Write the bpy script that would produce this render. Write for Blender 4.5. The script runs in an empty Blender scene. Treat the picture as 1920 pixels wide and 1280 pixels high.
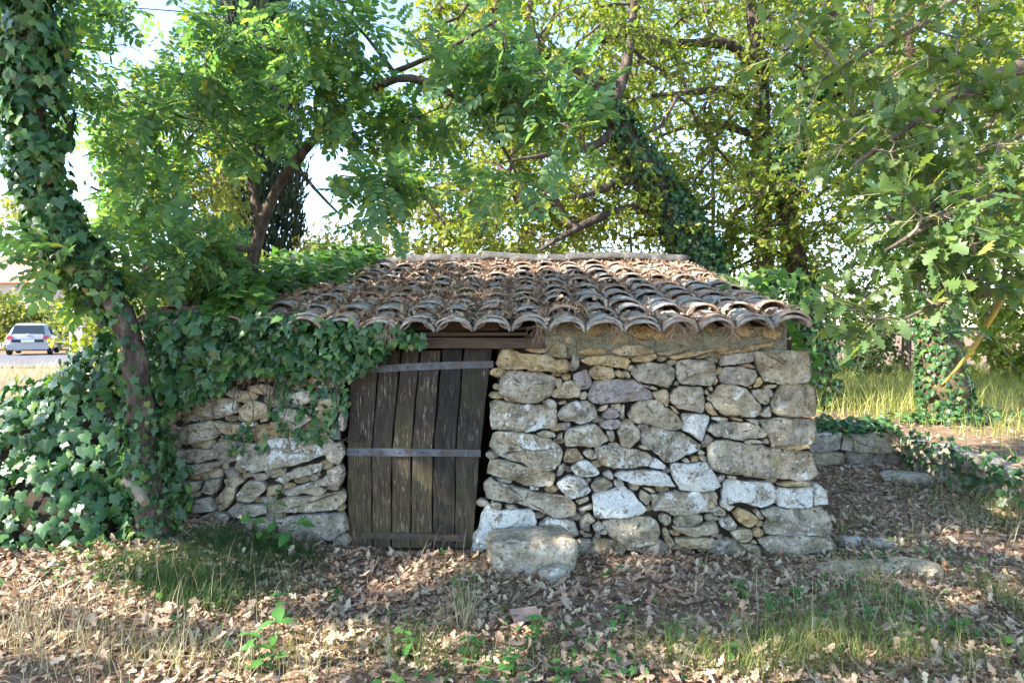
import bpy, math, random
import numpy as np
from mathutils import Vector, Matrix, noise

SC = bpy.context.scene
COL = SC.collection
rng = np.random.default_rng(7)
random.seed(7)

# ------------------------------------------------------------------ camera
CH = 1.60                      # eye height
F, CX, HY = 1280.0, 960.0, 610.0   # focal length in photo pixels, centre column, horizon row
cam = bpy.data.cameras.new('camera')
cam.lens = 24.0
cam.sensor_width = 36.0
cam.shift_y = -(640.0 - HY) / 1920.0
cam.clip_start = 0.05
cam.clip_end = 3000
cam_ob = bpy.data.objects.new('camera', cam)
COL.objects.link(cam_ob)
cam_ob.location = (0, 0, CH)
cam_ob.rotation_euler = (math.radians(90), 0, 0)
SC.camera = cam_ob

# ------------------------------------------------------------------ world, sun, exposure
SUN = Vector((-0.74, -0.32, 0.60)).normalized()    # towards the sun
el = math.asin(SUN.z)
az = math.atan2(SUN.x, SUN.y)
world = bpy.data.worlds.new('World')
SC.world = world
world.use_nodes = True
wn = world.node_tree.nodes
sky = wn.new('ShaderNodeTexSky')
sky.sky_type = 'NISHITA'
sky.sun_disc = False
sky.sun_elevation = el
sky.sun_rotation = az
sky.air_density = 1.0
sky.dust_density = .15
sky.ozone_density = 1.4
world.node_tree.links.new(sky.outputs[0], wn['Background'].inputs[0])
wn['Background'].inputs[1].default_value = 0.15
sun = bpy.data.lights.new('sun', 'SUN')
sun.energy = 4.9
sun.angle = math.radians(0.53)
sun.color = (1.0, 0.93, 0.82)
sun_ob = bpy.data.objects.new('sun', sun)
COL.objects.link(sun_ob)
sun_ob.rotation_euler = (-SUN).to_track_quat('-Z', 'Y').to_euler()
sun_ob.location = (-8, -4, 12)
vs = SC.view_settings
vs.view_transform = 'Standard'
vs.look = 'None'
vs.gamma = 1.0
vs.use_curve_mapping = False
vs.exposure = 2.15
SC.cycles.use_denoising = True
SC.cycles.use_adaptive_sampling = True
SC.cycles.adaptive_threshold = 0.02
SC.cycles.max_bounces = 6
SC.cycles.diffuse_bounces = 3
SC.cycles.transmission_bounces = 4
SC.cycles.transparent_max_bounces = 6
SC.cycles.sample_clamp_indirect = 6.0

# ------------------------------------------------------------------ helpers
def W(px, py, d):
    """photo pixel at depth d -> world point"""
    return np.array([(px - CX) * d / F, d, CH - (py - HY) * d / F])

def sstep(a, b, x):
    t = np.clip((np.asarray(x, float) - a) / (b - a), 0, 1)
    return t * t * (3 - 2 * t)

def new_mesh(name, V, faces, smooth=True):
    V = np.asarray(V, np.float32).reshape(-1, 3)
    me = bpy.data.meshes.new(name)
    idx, tot = [], []
    for f in faces:
        f = np.asarray(f, np.int32)
        if f.size == 0:
            continue
        idx.append(f.ravel())
        tot.append(np.full(len(f), f.shape[1], np.int32))
    idx = np.concatenate(idx)
    tot = np.concatenate(tot)
    me.vertices.add(len(V))
    me.vertices.foreach_set('co', V.ravel())
    me.loops.add(len(idx))
    me.loops.foreach_set('vertex_index', idx)
    me.polygons.add(len(tot))
    start = np.concatenate([[0], np.cumsum(tot)[:-1]]).astype(np.int32)
    me.polygons.foreach_set('loop_start', start)
    me.polygons.foreach_set('loop_total', tot)
    me.polygons.foreach_set('use_smooth', np.full(len(tot), bool(smooth)))
    me.update(calc_edges=True)
    return me

class MB:
    """collects vertices and faces of ONE piece"""
    def __init__(s):
        s.V, s.Fs, s.n = [], {}, 0
    def add(s, V, *faces):
        V = np.asarray(V, float).reshape(-1, 3)
        for f in faces:
            f = np.asarray(f, int)
            if f.size:
                s.Fs.setdefault(f.shape[1], []).append(f + s.n)
        s.V.append(V)
        s.n += len(V)
        return s
    def box(s, lo, hi, R=None, at=(0, 0, 0)):
        x0, y0, z0 = lo; x1, y1, z1 = hi
        V = np.array([[x0,y0,z0],[x1,y0,z0],[x1,y1,z0],[x0,y1,z0],[x0,y0,z1],[x1,y0,z1],[x1,y1,z1],[x0,y1,z1]], float)
        if R is not None:
            V = V @ np.asarray(R).T
        return s.add(V + np.asarray(at), [[0,3,2,1],[4,5,6,7],[0,1,5,4],[1,2,6,5],[2,3,7,6],[3,0,4,7]])
    def tube(s, P, R, sides=6, cap=True):
        P = np.asarray(P, float); n = len(P)
        R = np.broadcast_to(np.asarray(R, float), (n,))
        T = np.gradient(P, axis=0)
        T /= np.linalg.norm(T, axis=1)[:, None] + 1e-9
        ref = np.array([0.31, 0.2, 0.93]) if abs(T[0][2]) < 0.9 else np.array([1.0, 0.1, 0])
        A = np.cross(T, ref); A /= np.linalg.norm(A, axis=1)[:, None] + 1e-9
        B = np.cross(T, A)
        a = np.linspace(0, 2 * np.pi, sides, endpoint=False)
        ring = P[:, None] + R[:, None, None] * (np.cos(a)[None, :, None] * A[:, None] + np.sin(a)[None, :, None] * B[:, None])
        q = []
        i = np.arange(sides); j = (i + 1) % sides
        for k in range(n - 1):
            q.append(np.stack([k*sides+i, k*sides+j, (k+1)*sides+j, (k+1)*sides+i], 1))
        s.add(ring, np.concatenate(q))
        if cap:
            c0 = np.concatenate([[P[0]], ring[0]]); c1 = np.concatenate([[P[-1]], ring[-1]])
            tri = np.stack([np.zeros(sides, int), j + 1, i + 1], 1)
            s.add(c0, tri); s.add(c1, tri[:, ::-1])
        return s
    def mesh(s, name, smooth=True):
        return new_mesh(name, np.concatenate(s.V), [np.concatenate(v) for v in s.Fs.values()], smooth)

def link(name, data, mat=None, parent=None, loc=None, label=None, cat=None, group=None, kind=None):
    o = bpy.data.objects.new(name, data)
    COL.objects.link(o)
    if mat is not None and data is not None and len(data.materials) == 0:
        data.materials.append(mat)
    if loc is not None:
        o.location = loc
    if parent is not None:
        o.parent = parent
    if label: o['label'] = label
    if cat: o['category'] = cat
    if group: o['group'] = group
    if kind: o['kind'] = kind
    return o

def thing(name, label, cat, loc=(0, 0, 0), group=None):
    return link(name, None, loc=loc, label=label, cat=cat, group=group)

def unit(v):
    v = np.asarray(v, float)
    return v / (np.linalg.norm(v, axis=-1, keepdims=True) + 1e-9)

def frames(axis, normal):
    """(N,3,3): columns x, y(axis), z(normal)"""
    y = unit(axis)
    z = normal - (normal * y).sum(1, keepdims=True) * y
    z = unit(z)
    x = np.cross(y, z)
    return np.stack([x, y, z], 2)

def place(templates, pos, fr, scale, pick=None):
    """join copies of small templates at given places: V, faces"""
    N = len(pos)
    scale = np.asarray(scale, float)
    if scale.ndim == 1: scale = np.repeat(scale[:, None], 3, 1)
    pick = rng.integers(0, len(templates), N) if pick is None else pick
    VV, FF, off = [], {}, 0
    for k, (tv, tfs) in enumerate(templates):
        m = np.where(pick == k)[0]
        if len(m) == 0: continue
        v = np.einsum('nij,nvj->nvi', fr[m], tv[None] * scale[m][:, None, :]) + pos[m][:, None, :]
        VV.append(v.reshape(-1, 3))
        for f in tfs:
            f = np.asarray(f, np.int64)
            g = (f[None] + (np.arange(len(m)) * len(tv))[:, None, None] + off).reshape(-1, f.shape[1])
            FF.setdefault(f.shape[1], []).append(g)
        off += len(m) * len(tv)
    return np.concatenate(VV), [np.concatenate(f) for f in FF.values()]

def rand_unit(n, r=None):
    r = rng if r is None else r
    return unit(r.normal(size=(n, 3)))

def fbm(p, scale=1.0, octs=4):
    """cheap vectorised value noise from sines, about -1..1"""
    p = np.asarray(p, float) * scale
    out = np.zeros(p.shape[:-1]); a = 1.0; tot = 0
    dirs = np.array([[1.0, .31, .57], [-.43, 1.1, .22], [.37, -.61, 1.05], [.9, .77, -.66]])
    for o in range(octs):
        s = 0
        for k, dv in enumerate(dirs):
            s = s + np.sin((p @ dv) * (1 + .13 * k) + 1.7 * k + 2.3 * o + 1.3 * np.sin((p @ dirs[(k + 1) % 4]) * .8 + o))
        out += a * s / 4; tot += a
        a *= .5; p = p * 2.03
    return out / tot * 1.6

# ------------------------------------------------------------------ materials
MATS = {}
class NT:
    def __init__(s, name):
        m = bpy.data.materials.new(name); m.use_nodes = True
        s.m = m; s.t = m.node_tree; s.n = s.t.nodes; s.l = s.t.links
        s.b = s.n['Principled BSDF']; s.out = s.n['Material Output']
        MATS[name] = m
    def new(s, ty, **kw):
        n = s.n.new('ShaderNode' + ty)
        for k, v in kw.items():
            if k.startswith('i_'):
                n.inputs[k[2:].replace('_', ' ')].default_value = v
            else:
                setattr(n, k, v)
        return n
    def lk(s, a, b): s.l.new(a, b); return b
    def pos(s, rand=True):
        g = s.new('NewGeometry')
        if not rand: return g.outputs['Position']
        oi = s.new('ObjectInfo')
        ma = s.new('VectorMath', operation='MULTIPLY_ADD')
        cb = s.new('CombineXYZ')
        mm = s.new('Math', operation='MULTIPLY'); mm.inputs[1].default_value = 37.0
        s.lk(oi.outputs['Random'], mm.inputs[0])
        for i in range(3): s.lk(mm.outputs[0], cb.inputs[i])
        s.lk(g.outputs['Position'], ma.inputs[0]); ma.inputs[1].default_value = (1, 1, 1)
        s.lk(cb.outputs[0], ma.inputs[2])
        return ma.outputs[0]
    def noise(s, vec, scale, detail=4, rough=.6, dist=0.0):
        n = s.new('TexNoise', i_Scale=scale, i_Detail=detail, i_Roughness=rough, i_Distortion=dist)
        s.lk(vec, n.inputs['Vector']); return n.outputs[0]
    def ramp(s, fac, stops, interp='LINEAR'):
        r = s.new('ValToRGB'); r.color_ramp.interpolation = interp
        e = r.color_ramp.elements
        while len(e) < len(stops): e.new(.5)
        for el_, (p, c) in zip(e, stops):
            el_.position = p
            el_.color = (*c, 1) if not np.isscalar(c) else (c, c, c, 1)
        s.lk(fac, r.inputs[0]); return r.outputs[0]
    def mix(s, fac, a, b, mode='MIX'):
        n = s.new('Mix', data_type='RGBA', blend_type=mode)
        for v, i in ((fac, 0), (a, 6), (b, 7)):
            if hasattr(v, 'links'): s.lk(v, n.inputs[i])
            elif np.isscalar(v): n.inputs[i].default_value = v
            else: n.inputs[i].default_value = (*v, 1)
        return n.outputs[2]
    def math(s, op, a, b=0.0, clamp=False):
        n = s.new('Math', operation=op, use_clamp=clamp)
        for v, i in ((a, 0), (b, 1)):
            if hasattr(v, 'links'): s.lk(v, n.inputs[i])
            else: n.inputs[i].default_value = v
        return n.outputs[0]
    def bump(s, h, strength=.5, dist=.01):
        b = s.new('Bump', i_Strength=strength, i_Distance=dist)
        s.lk(h, b.inputs['Height']); s.lk(b.outputs[0], s.b.inputs['Normal'])
    def finish(s, color, rough=.85, spec=.3):
        if hasattr(color, 'links'): s.lk(color, s.b.inputs['Base Color'])
        else: s.b.inputs['Base Color'].default_value = (*color, 1)
        if hasattr(rough, 'links'): s.lk(rough, s.b.inputs['Roughness'])
        else: s.b.inputs['Roughness'].default_value = rough
        s.b.inputs['Specular IOR Level'].default_value = spec
        return s.m

def leaf_mat(name, stops, trans=.45, tcol=(1.25, 1.25, .55), rough=.45, spec=.35):
    """leaf: colour differs from leaf to leaf, light comes through the blade"""
    t = NT(name)
    g = t.new('NewGeometry')
    col = t.ramp(g.outputs['Random Per Island'], stops)
    n = t.noise(g.outputs['Position'], 1.6, 2)
    col = t.mix(t.ramp(n, [(.35, 0.0), (.65, .5)]), col, t.mix(1.0, col, (.72, .86, .8), 'MULTIPLY'))
    t.finish(col, rough, spec)
    tr = t.new('BsdfTranslucent')
    t.lk(t.mix(1.0, col, tcol, 'MULTIPLY'), tr.inputs[0])
    mx = t.new('MixShader'); mx.inputs[0].default_value = trans
    t.lk(t.b.outputs[0], mx.inputs[1]); t.lk(tr.outputs[0], mx.inputs[2])
    t.lk(mx.outputs[0], t.out.inputs[0])
    return t.m

def mat_stone():
    t = NT('weathered_limestone'); p = t.pos()
    oi = t.new('ObjectInfo'); sp = t.new('SeparateColor'); t.lk(oi.outputs['Color'], sp.inputs[0])
    och, lich, vio = sp.outputs[0], sp.outputs[1], sp.outputs[2]
    n1 = t.noise(p, 9, 6, .65); n2 = t.noise(p, 34, 5, .72); n3 = t.noise(p, 88, 4, .65)
    base = t.ramp(n1, [(.3, (.11, .10, .08)), (.5, (.345, .31, .25)), (.68, (.56, .515, .44))])
    warm = t.ramp(n1, [(.3, (.25, .16, .07)), (.5, (.47, .33, .15)), (.72, (.62, .50, .32))])
    col = t.mix(t.math('MULTIPLY', och, t.ramp(t.noise(p, 5, 3), [(.3, .55), (.55, 1.0)])), base, warm)
    col = t.mix(vio, col, t.ramp(n1, [(.3, (.16, .135, .135)), (.6, (.36, .31, .30)), (.75, (.44, .40, .38))]))
    # moss film and dark crusts
    col = t.mix(t.ramp(t.noise(p, 7, 4, .7, .4), [(.54, 0.0), (.68, .55)]), col, (.17, .16, .055))
    col = t.mix(t.ramp(n2, [(.33, .95), (.47, 0.0)]), col, (.055, .05, .04))
    # lichen: pale rosettes with pitted rims
    ln = t.noise(p, 8, 7, .62, .6)
    thr = t.math('SUBTRACT', .84, t.math('MULTIPLY', lich, .44))
    lm = t.math('MULTIPLY', t.math('SUBTRACT', t.math('ADD', ln, t.math('MULTIPLY', t.math('SUBTRACT', n2, .5), .32)), thr), 22.0, True)
    lm = t.math('MULTIPLY', lm, t.ramp(n3, [(.31, .35), (.42, 1.0)]))
    col = t.mix(lm, col, t.ramp(n2, [(.3, (.45, .45, .42)), (.6, (.68, .675, .64))]))
    l2 = t.noise(p, 27, 6, .7, .3)
    lm2 = t.math('MULTIPLY', t.math('MULTIPLY', t.math('SUBTRACT', l2, t.math('SUBTRACT', .72, t.math('MULTIPLY', lich, .22))), 14.0, True), t.ramp(n3, [(.35, .2), (.46, 1.0)]))
    col = t.mix(t.math('MULTIPLY', lm2, .85), col, (.58, .57, .53))
    v = t.new('TexVoronoi', i_Scale=30.0); t.lk(p, v.inputs['Vector'])
    sp2 = t.math('MULTIPLY', t.math('LESS_THAN', v.outputs['Distance'], .23), t.ramp(t.noise(p, 11, 3), [(.53, 0.0), (.6, .8)]))
    col = t.mix(sp2, col, (.60, .60, .55))
    v2 = t.new('TexVoronoi', i_Scale=9.0); t.lk(p, v2.inputs['Vector'])
    o = t.math('MULTIPLY', t.math('LESS_THAN', t.math('ADD', v2.outputs['Distance'], t.math('MULTIPLY', n2, .12)), .15), t.math('GREATER_THAN', t.noise(p, 2.3, 1), .60))
    col = t.mix(t.math('MULTIPLY', o, .8), col, (.55, .34, .06))
    col = t.mix(t.ramp(n3, [(.35, .7), (.44, 0.0)]), col, (.045, .04, .033))
    h = t.math('ADD', t.math('MULTIPLY', n1, .9), t.math('ADD', t.math('MULTIPLY', n2, .5), t.math('MULTIPLY', n3, .22)))
    t.bump(h, 1.0, .026)
    return t.finish(col, .9, .2)

def mat_simple(name, stops, s1=12, s2=90, bump=.5, dist=.01, rough=.85, spec=.25, stretch=None, rand=True):
    t = NT(name); p = t.pos(rand)
    if stretch:
        mp = t.new('VectorMath', operation='MULTIPLY'); t.lk(p, mp.inputs[0]); mp.inputs[1].default_value = stretch; p = mp.outputs[0]
    n1 = t.noise(p, s1, 6, .65, .3); n2 = t.noise(p, s2, 4, .65)
    f = t.math('ADD', t.math('MULTIPLY', n1, .65), t.math('MULTIPLY', n2, .35))
    t.bump(f, bump, dist)
    return t.finish(t.ramp(f, stops), rough, spec)

def mat_tile():
    t = NT('old_clay_tile'); p = t.pos()
    oi = t.new('ObjectInfo'); sp = t.new('SeparateColor'); t.lk(oi.outputs['Color'], sp.inputs[0])
    n1 = t.noise(p, 11, 6, .65, .4); n2 = t.noise(p, 40, 5, .72); n3 = t.noise(p, 100, 4)
    clay = t.ramp(n1, [(.3, (.24, .12, .075)), (.55, (.42, .26, .17)), (.75, (.56, .41, .28))])
    grey = t.ramp(n1, [(.3, (.12, .105, .09)), (.5, (.285, .255, .225)), (.72, (.48, .445, .40))])
    f = t.math('ADD', sp.outputs[0], t.math('MULTIPLY', t.math('SUBTRACT', t.noise(p, 5, 4), .5), 1.3), True)
    col = t.mix(f, grey, clay)
    col = t.mix(t.ramp(t.noise(p, 13, 6, .65, .5), [(.54, 0.0), (.6, .8)]), col, t.ramp(n2, [(.3, (.30, .30, .285)), (.6, (.48, .48, .46))]))
    col = t.mix(t.ramp(t.noise(p, 8, 5, .7), [(.55, 0.0), (.66, .7)]), col, (.10, .10, .045))
    col = t.mix(t.ramp(n2, [(.33, .85), (.45, 0.0)]), col, (.06, .055, .045))
    t.bump(t.math('ADD', n1, t.math('ADD', t.math('MULTIPLY', n2, .6), t.math('MULTIPLY', n3, .3))), .7, .010)
    return t.finish(col, .9, .15)

def mat_door():
    t = NT('weathered_door_wood'); p0 = t.pos()
    mp = t.new('VectorMath', operation='MULTIPLY'); t.lk(p0, mp.inputs[0]); mp.inputs[1].default_value = (9.0, 9.0, .8); p = mp.outputs[0]
    g = t.noise(p, 7, 6, .7); g2 = t.noise(p, 12, 5, .75); pt = t.noise(p0, 14, 5, .7)
    sep = t.new('SeparateXYZ'); gg = t.new('NewGeometry'); t.lk(gg.outputs['Position'], sep.inputs[0])
    low = t.ramp(sep.outputs[2], [(.15, 1.0), (.95, 0.0)])          # paint has worn off the lower half
    dark = t.ramp(g, [(.3, (.010, .008, .007)), (.58, (.032, .026, .023)), (.8, (.085, .07, .06))])
    worn = t.ramp(g, [(.3, (.02, .015, .009)), (.52, (.075, .058, .034)), (.75, (.19, .155, .10))])
    wearm = t.math('ADD', t.math('MULTIPLY', low, .75), t.math('MULTIPLY', t.math('SUBTRACT', pt, .5), 1.2), True)
    col = t.mix(wearm, dark, worn)
    fl = t.math('MULTIPLY', t.ramp(g2, [(.56, 0.0), (.64, 1.0)]), t.ramp(t.noise(p0, 6, 5), [(.44, 0.0), (.6, .75)]))
    col = t.mix(t.ramp(t.noise(p0, 4, 4), [(.5, 0.0), (.68, .45)]), col, (.055, .055, .02))
    col = t.mix(fl, col, (.36, .33, .27))
    od = t.new('ObjectInfo')
    col = t.mix(1.0, col, t.ramp(od.outputs['Random'], [(0, (.55, .55, .57)), (.5, (1, .96, .9)), (1, (1.5, 1.35, 1.15))]), 'MULTIPLY')
    t.bump(t.math('ADD', g, t.math('MULTIPLY', g2, .7)), .8, .006)
    return t.finish(col, .75, .3)

def mat_bark(name, a, b, c, ivy=False):
    return mat_simple(name, [(.32, a), (.52, b), (.72, c)], 14, 60, 1.0, .03, .95, .1, (1, 1, .35), False)

M_STONE = mat_stone()
M_TILE = mat_tile()

M_DOOR = mat_door()
M_MORTAR = None
def mat_mortar():
    t = NT('old_lime_mortar'); p = t.pos()
    n1 = t.noise(p, 6, 6, .65, .5); n2 = t.noise(p, 55, 5, .7)
    col = t.ramp(n1, [(.3, (.17, .15, .09)), (.45, (.28, .27, .19)), (.56, (.35, .34, .27)), (.64, (.42, .31, .15)), (.8, (.48, .36, .19))])
    v = t.new('TexVoronoi', i_Scale=9.0, feature='DISTANCE_TO_EDGE')
    dv = t.new('VectorMath', operation='ADD'); t.lk(p, dv.inputs[0])
    nz = t.new('TexNoise', i_Scale=8.0); t.lk(p, nz.inputs['Vector'])
    sc = t.new('VectorMath', operation='SCALE'); sc.inputs['Scale'].default_value = .18; t.lk(nz.outputs['Color'], sc.inputs[0]); t.lk(sc.outputs[0], dv.inputs[1]); t.lk(dv.outputs[0], v.inputs['Vector'])
    crack = t.math('MULTIPLY', t.math('LESS_THAN', v.outputs['Distance'], .022), t.ramp(t.noise(p, 5, 3), [(.45, 0.0), (.55, 1.0)]))
    col = t.mix(t.math('MULTIPLY', crack, .8), col, (.09, .08, .05))
    col = t.mix(t.ramp(n2, [(.36, .75), (.5, 0.0)]), col, (.12, .105, .07))
    t.bump(t.math('SUBTRACT', t.math('ADD', n1, t.math('MULTIPLY', n2, .9)), t.math('MULTIPLY', crack, .8)), 1.0, .03)
    return t.finish(col, .95, .15)
M_MORTAR = mat_mortar()
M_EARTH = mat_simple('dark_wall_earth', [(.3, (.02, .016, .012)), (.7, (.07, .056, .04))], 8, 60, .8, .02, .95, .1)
M_SOIL = mat_simple('forest_soil', [(.32, (.08, .05, .03)), (.5, (.20, .135, .09)), (.7, (.34, .24, .165))], 5, 70, .9, .03, .95, .1, rand=False)
M_BEAM = mat_simple('old_beam_wood', [(.3, (.025, .019, .015)), (.55, (.095, .068, .05)), (.75, (.22, .18, .14))], 5, 24, .9, .008, .85, .2, (.6, 6, 7))
M_IRON = mat_simple('grey_painted_iron', [(.38, (.10, .05, .028)), (.46, (.045, .048, .054)), (.56, (.085, .097, .115)), (.75, (.17, .185, .21))], 16, 120, .5, .003, .5, .5)
M_RUST = mat_simple('rusty_iron', [(.3, (.03, .022, .018)), (.55, (.085, .055, .038)), (.75, (.19, .11, .06))], 25, 120, .6, .003, .7, .4)
M_BARK = mat_bark('oak_bark', (.05, .038, .028), (.15, .115, .085), (.30, .25, .20))
M_BARK_D = mat_bark('dark_bark', (.018, .013, .011), (.085, .066, .052), (.24, .20, .165))
M_TWIG = mat_simple('grey_twig_bark', [(.3, (.10, .08, .055)), (.7, (.34, .28, .20))], 30, 120, .5, .004, .9, .2, None, False)
M_TWIG_D = mat_simple('dark_twig_bark', [(.3, (.045, .03, .025)), (.7, (.16, .115, .09))], 30, 120, .5, .004, .9, .2, None, False)
M_LICHTWIG = mat_simple('yellow_lichened_twig', [(.35, (.20, .15, .09)), (.5, (.42, .27, .05)), (.7, (.58, .38, .06))], 14, 90, .5, .004, .9, .2, None, False)
M_IVY = leaf_mat('ivy_leaf', [(0, (.02, .06, .024)), (.45, (.042, .11, .04)), (.78, (.075, .165, .05)), (.95, (.15, .25, .06)), (.97, (.22, .28, .08)), (1, (.20, .12, .06))], .28, (1.2, 1.4, .5), .36, .5)
M_CREEPER = leaf_mat('creeper_leaf', [(0, (.05, .12, .03)), (.6, (.09, .19, .045)), (.92, (.16, .25, .06)), (1, (.4, .36, .06))], .5)
M_PIN = leaf_mat('pinnate_leaf', [(0, (.085, .175, .085)), (.55, (.14, .25, .11)), (.9, (.22, .325, .11)), (1, (.40, .40, .07))], .55, (1.35, 1.4, .6))
M_OAK = leaf_mat('oak_leaf', [(0, (.125, .185, .035)), (.5, (.205, .27, .055)), (.9, (.29, .335, .08)), (1, (.42, .36, .11))], .58, (1.4, 1.35, .5))
M_OAKN = leaf_mat('downy_oak_leaf', [(0, (.08, .145, .055)), (.5, (.13, .205, .07)), (.9, (.21, .275, .085)), (1, (.36, .33, .10))], .5, (1.25, 1.25, .45), .4, .5)
M_FAR = leaf_mat('sunny_shrub_leaf', [(0, (.14, .18, .035)), (.6, (.24, .27, .06)), (1, (.38, .36, .10))], .5)
M_YEL = leaf_mat('yellow_conifer_leaf', [(0, (.26, .25, .05)), (.6, (.42, .37, .09)), (1, (.55, .46, .16))], .5)
M_CYP = leaf_mat('cypress_leaf', [(0, (.02, .035, .025)), (.7, (.045, .07, .045)), (1, (.11, .12, .07))], .2, (1, 1.1, .6), .7, .15)
M_WOOD = leaf_mat('dark_wood_leaf', [(0, (.03, .065, .025)), (.6, (.06, .11, .035)), (1, (.14, .18, .05))], .45)
M_SEED = leaf_mat('young_plant_leaf', [(0, (.06, .17, .05)), (.6, (.10, .24, .06)), (1, (.18, .30, .07))], .45, (1.2, 1.3, .5), .4, .4)
M_GRASS = leaf_mat('green_grass', [(0, (.07, .12, .03)), (.55, (.15, .20, .05)), (.85, (.28, .28, .09)), (1, (.46, .39, .20))], .4)
M_MEADOW = leaf_mat('meadow_grass', [(0, (.18, .22, .05)), (.6, (.33, .34, .09)), (1, (.55, .48, .22))], .45)
M_HAY = leaf_mat('dry_grass', [(0, (.36, .29, .16)), (1, (.62, .52, .34))], .35, (1.1, 1.05, .9))
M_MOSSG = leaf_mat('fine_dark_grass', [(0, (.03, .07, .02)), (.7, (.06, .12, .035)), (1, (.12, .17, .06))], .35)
M_LIT = leaf_mat('dry_oak_litter', [(0, (.14, .08, .05)), (.3, (.33, .205, .135)), (.6, (.47, .32, .22)), (.82, (.58, .43, .31)), (.97, (.62, .48, .31)), (1, (.54, .27, .11))], .12, (1.1, .9, .7), .65, .3)
M_LITR = leaf_mat('dry_roof_litter', [(0, (.11, .065, .045)), (.4, (.28, .165, .11)), (.75, (.43, .28, .19)), (1, (.56, .42, .29))], .12, (1.1, .9, .7), .7, .2)

# ------------------------------------------------------------------ leaf shapes (axis +Y, length 1, face +Z)
def strip_leaf(st, fold=.25, curl=0.0, jit=0.0, asym=0.0):
    V = []
    for y, h in st:
        z = -curl * y * y
        k = 1 + (random.uniform(-jit, jit) if jit else 0); k2 = 1 + (random.uniform(-jit, jit) if jit else 0)
        V += [(-h * k, y + (random.uniform(-asym, asym)), z + fold * h), (0, y, z), (h * k2, y + random.uniform(-asym, asym), z + fold * h)]
    q = []
    for i in range(len(st) - 1):
        a = 3 * i
        q += [[a, a+1, a+4, a+3], [a+1, a+2, a+5, a+4]]
    return np.array(V, float), [np.array(q)]
OAK_HI = [(0, .015), (.08, .05), (.19, .20), (.29, .10), (.42, .29), (.52, .15), (.65, .33), (.75, .17), (.86, .22), (.96, .10), (1.0, .01)]
OAK_MID = [(0, .02), (.2, .2), (.32, .1), (.5, .31), (.6, .16), (.8, .27), (1, .04)]
OAK_LO = [(0, .03), (.3, .26), (.45, .17), (.7, .34), (1, .05)]
T_OAK_HI = [strip_leaf(OAK_HI, random.uniform(.05, .35), random.uniform(-.05, .25), .2, .02) for _ in range(6)]
def lobed_half(fold, curl):
    k = lambda: random.uniform(.8, 1.2)
    half = [(.27 * k(), .27), (.15 * k(), .46), (.34 * k(), .70)]
    V = [(0, 0, 0), (0, 1, -curl)] + [(x, y + random.uniform(-.03, .03), fold * x - curl * y * y) for x, y in half] + [(-x * k(), y, fold * x - curl * y * y) for x, y in half]
    return np.array(V, float), [np.array([[0, 2, 3, 4, 1], [0, 1, 7, 6, 5]])]
T_OAK_LO = [lobed_half(random.uniform(.0, .45), random.uniform(-.1, .3)) for _ in range(7)]
T_LIT = [strip_leaf(OAK_MID, random.uniform(-.5, .9), random.uniform(-.5, .6), .3, .04) for _ in range(10)]
T_LEAFLET = [(np.array([(0, 0, 0), (0, 1, -.1), (-.27, .3, .07), (-.25, .7, .02), (.27, .3, .07), (.25, .7, .02)]), [np.array([[0, 1, 3, 2], [0, 4, 5, 1]])])]
T_BROAD = [strip_leaf([(0, .02), (.15, .14), (.38, .27), (.62, .25), (.84, .12), (1, .01)], random.uniform(.1, .3), random.uniform(.05, .35), .05) for _ in range(4)]
def ivy_leaf(k=1.0, cup=.12):
    o = [(0, .03), (.2, -.13), (.43, -.02), (.35, .2), (.56 * k, .42), (.27, .54), (.1, .84), (0, 1.0)]
    full = o + [(-x, y) for x, y in o[-2:0:-1]]
    V = [(0, .3, .03)]
    for x, y in full:
        x *= random.uniform(.9, 1.1)
        V.append((x, y, -cup * (x * x * 2 + (y - .3) ** 2) + random.uniform(-.03, .03)))
    n = len(full)
    return np.array(V, float), [np.array([[0, 1 + (i + 1) % n, 1 + i] for i in range(n)])]
T_IVY = [ivy_leaf(random.uniform(.75, 1.1), random.uniform(.0, .35)) for _ in range(5)]
def pinnate(pairs=5, ll=.30):
    MBp = MB()
    L, fr, pos, sc = 1.0, [], [], []
    ax, nm = [], []
    for i in range(pairs):
        y = .22 + .70 * i / (pairs - 1) if pairs > 1 else .5
        for s in (-1, 1):
            pos.append((0, y, -.12 * y * y)); ax.append((s * 1.0, .55, random.uniform(-.25, .05))); nm.append((random.uniform(-.2, .2), random.uniform(-.2, .2), 1)); sc.append(ll * random.uniform(.85, 1.1))
    pos.append((0, 1.0, -.12)); ax.append((0, 1, -.2)); nm.append((0, .1, 1)); sc.append(ll * 1.1)
    V, Fs = place(T_LEAFLET, np.array(pos), frames(np.array(ax, float), np.array(nm, float)), np.array(sc), np.zeros(len(pos), int))
    MBp.add(V, *Fs)
    MBp.add([(-.006, 0, 0), (.006, 0, 0), (.006, 1, -.12), (-.006, 1, -.12)], [[0, 1, 2, 3]])
    return np.concatenate(MBp.V), [np.concatenate(f) for f in MBp.Fs.values()]
T_PIN = [pinnate(random.choice([3, 4, 4, 5]), random.uniform(.29, .38)) for _ in range(8)]
def blade(bend=.5, w=.02, seg=4):
    V = []
    for i in range(seg + 1):
        t_ = i / seg
        hw = w * (1 - t_ ** 1.5) + .001
        y = bend * t_ * t_; z = t_ * (1 - .35 * bend * t_)
        V += [(-hw, y, z), (hw, y, z)]
    return np.array(V, float), [np.array([[2*i, 2*i+1, 2*i+3, 2*i+2] for i in range(seg)])]
T_BLADE = [blade(b_, .012) for b_ in (.1, .25, .45, .7, .95)]
T_BLADE_W = [blade(b_, .025, 3) for b_ in (.15, .4, .8)]
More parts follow.
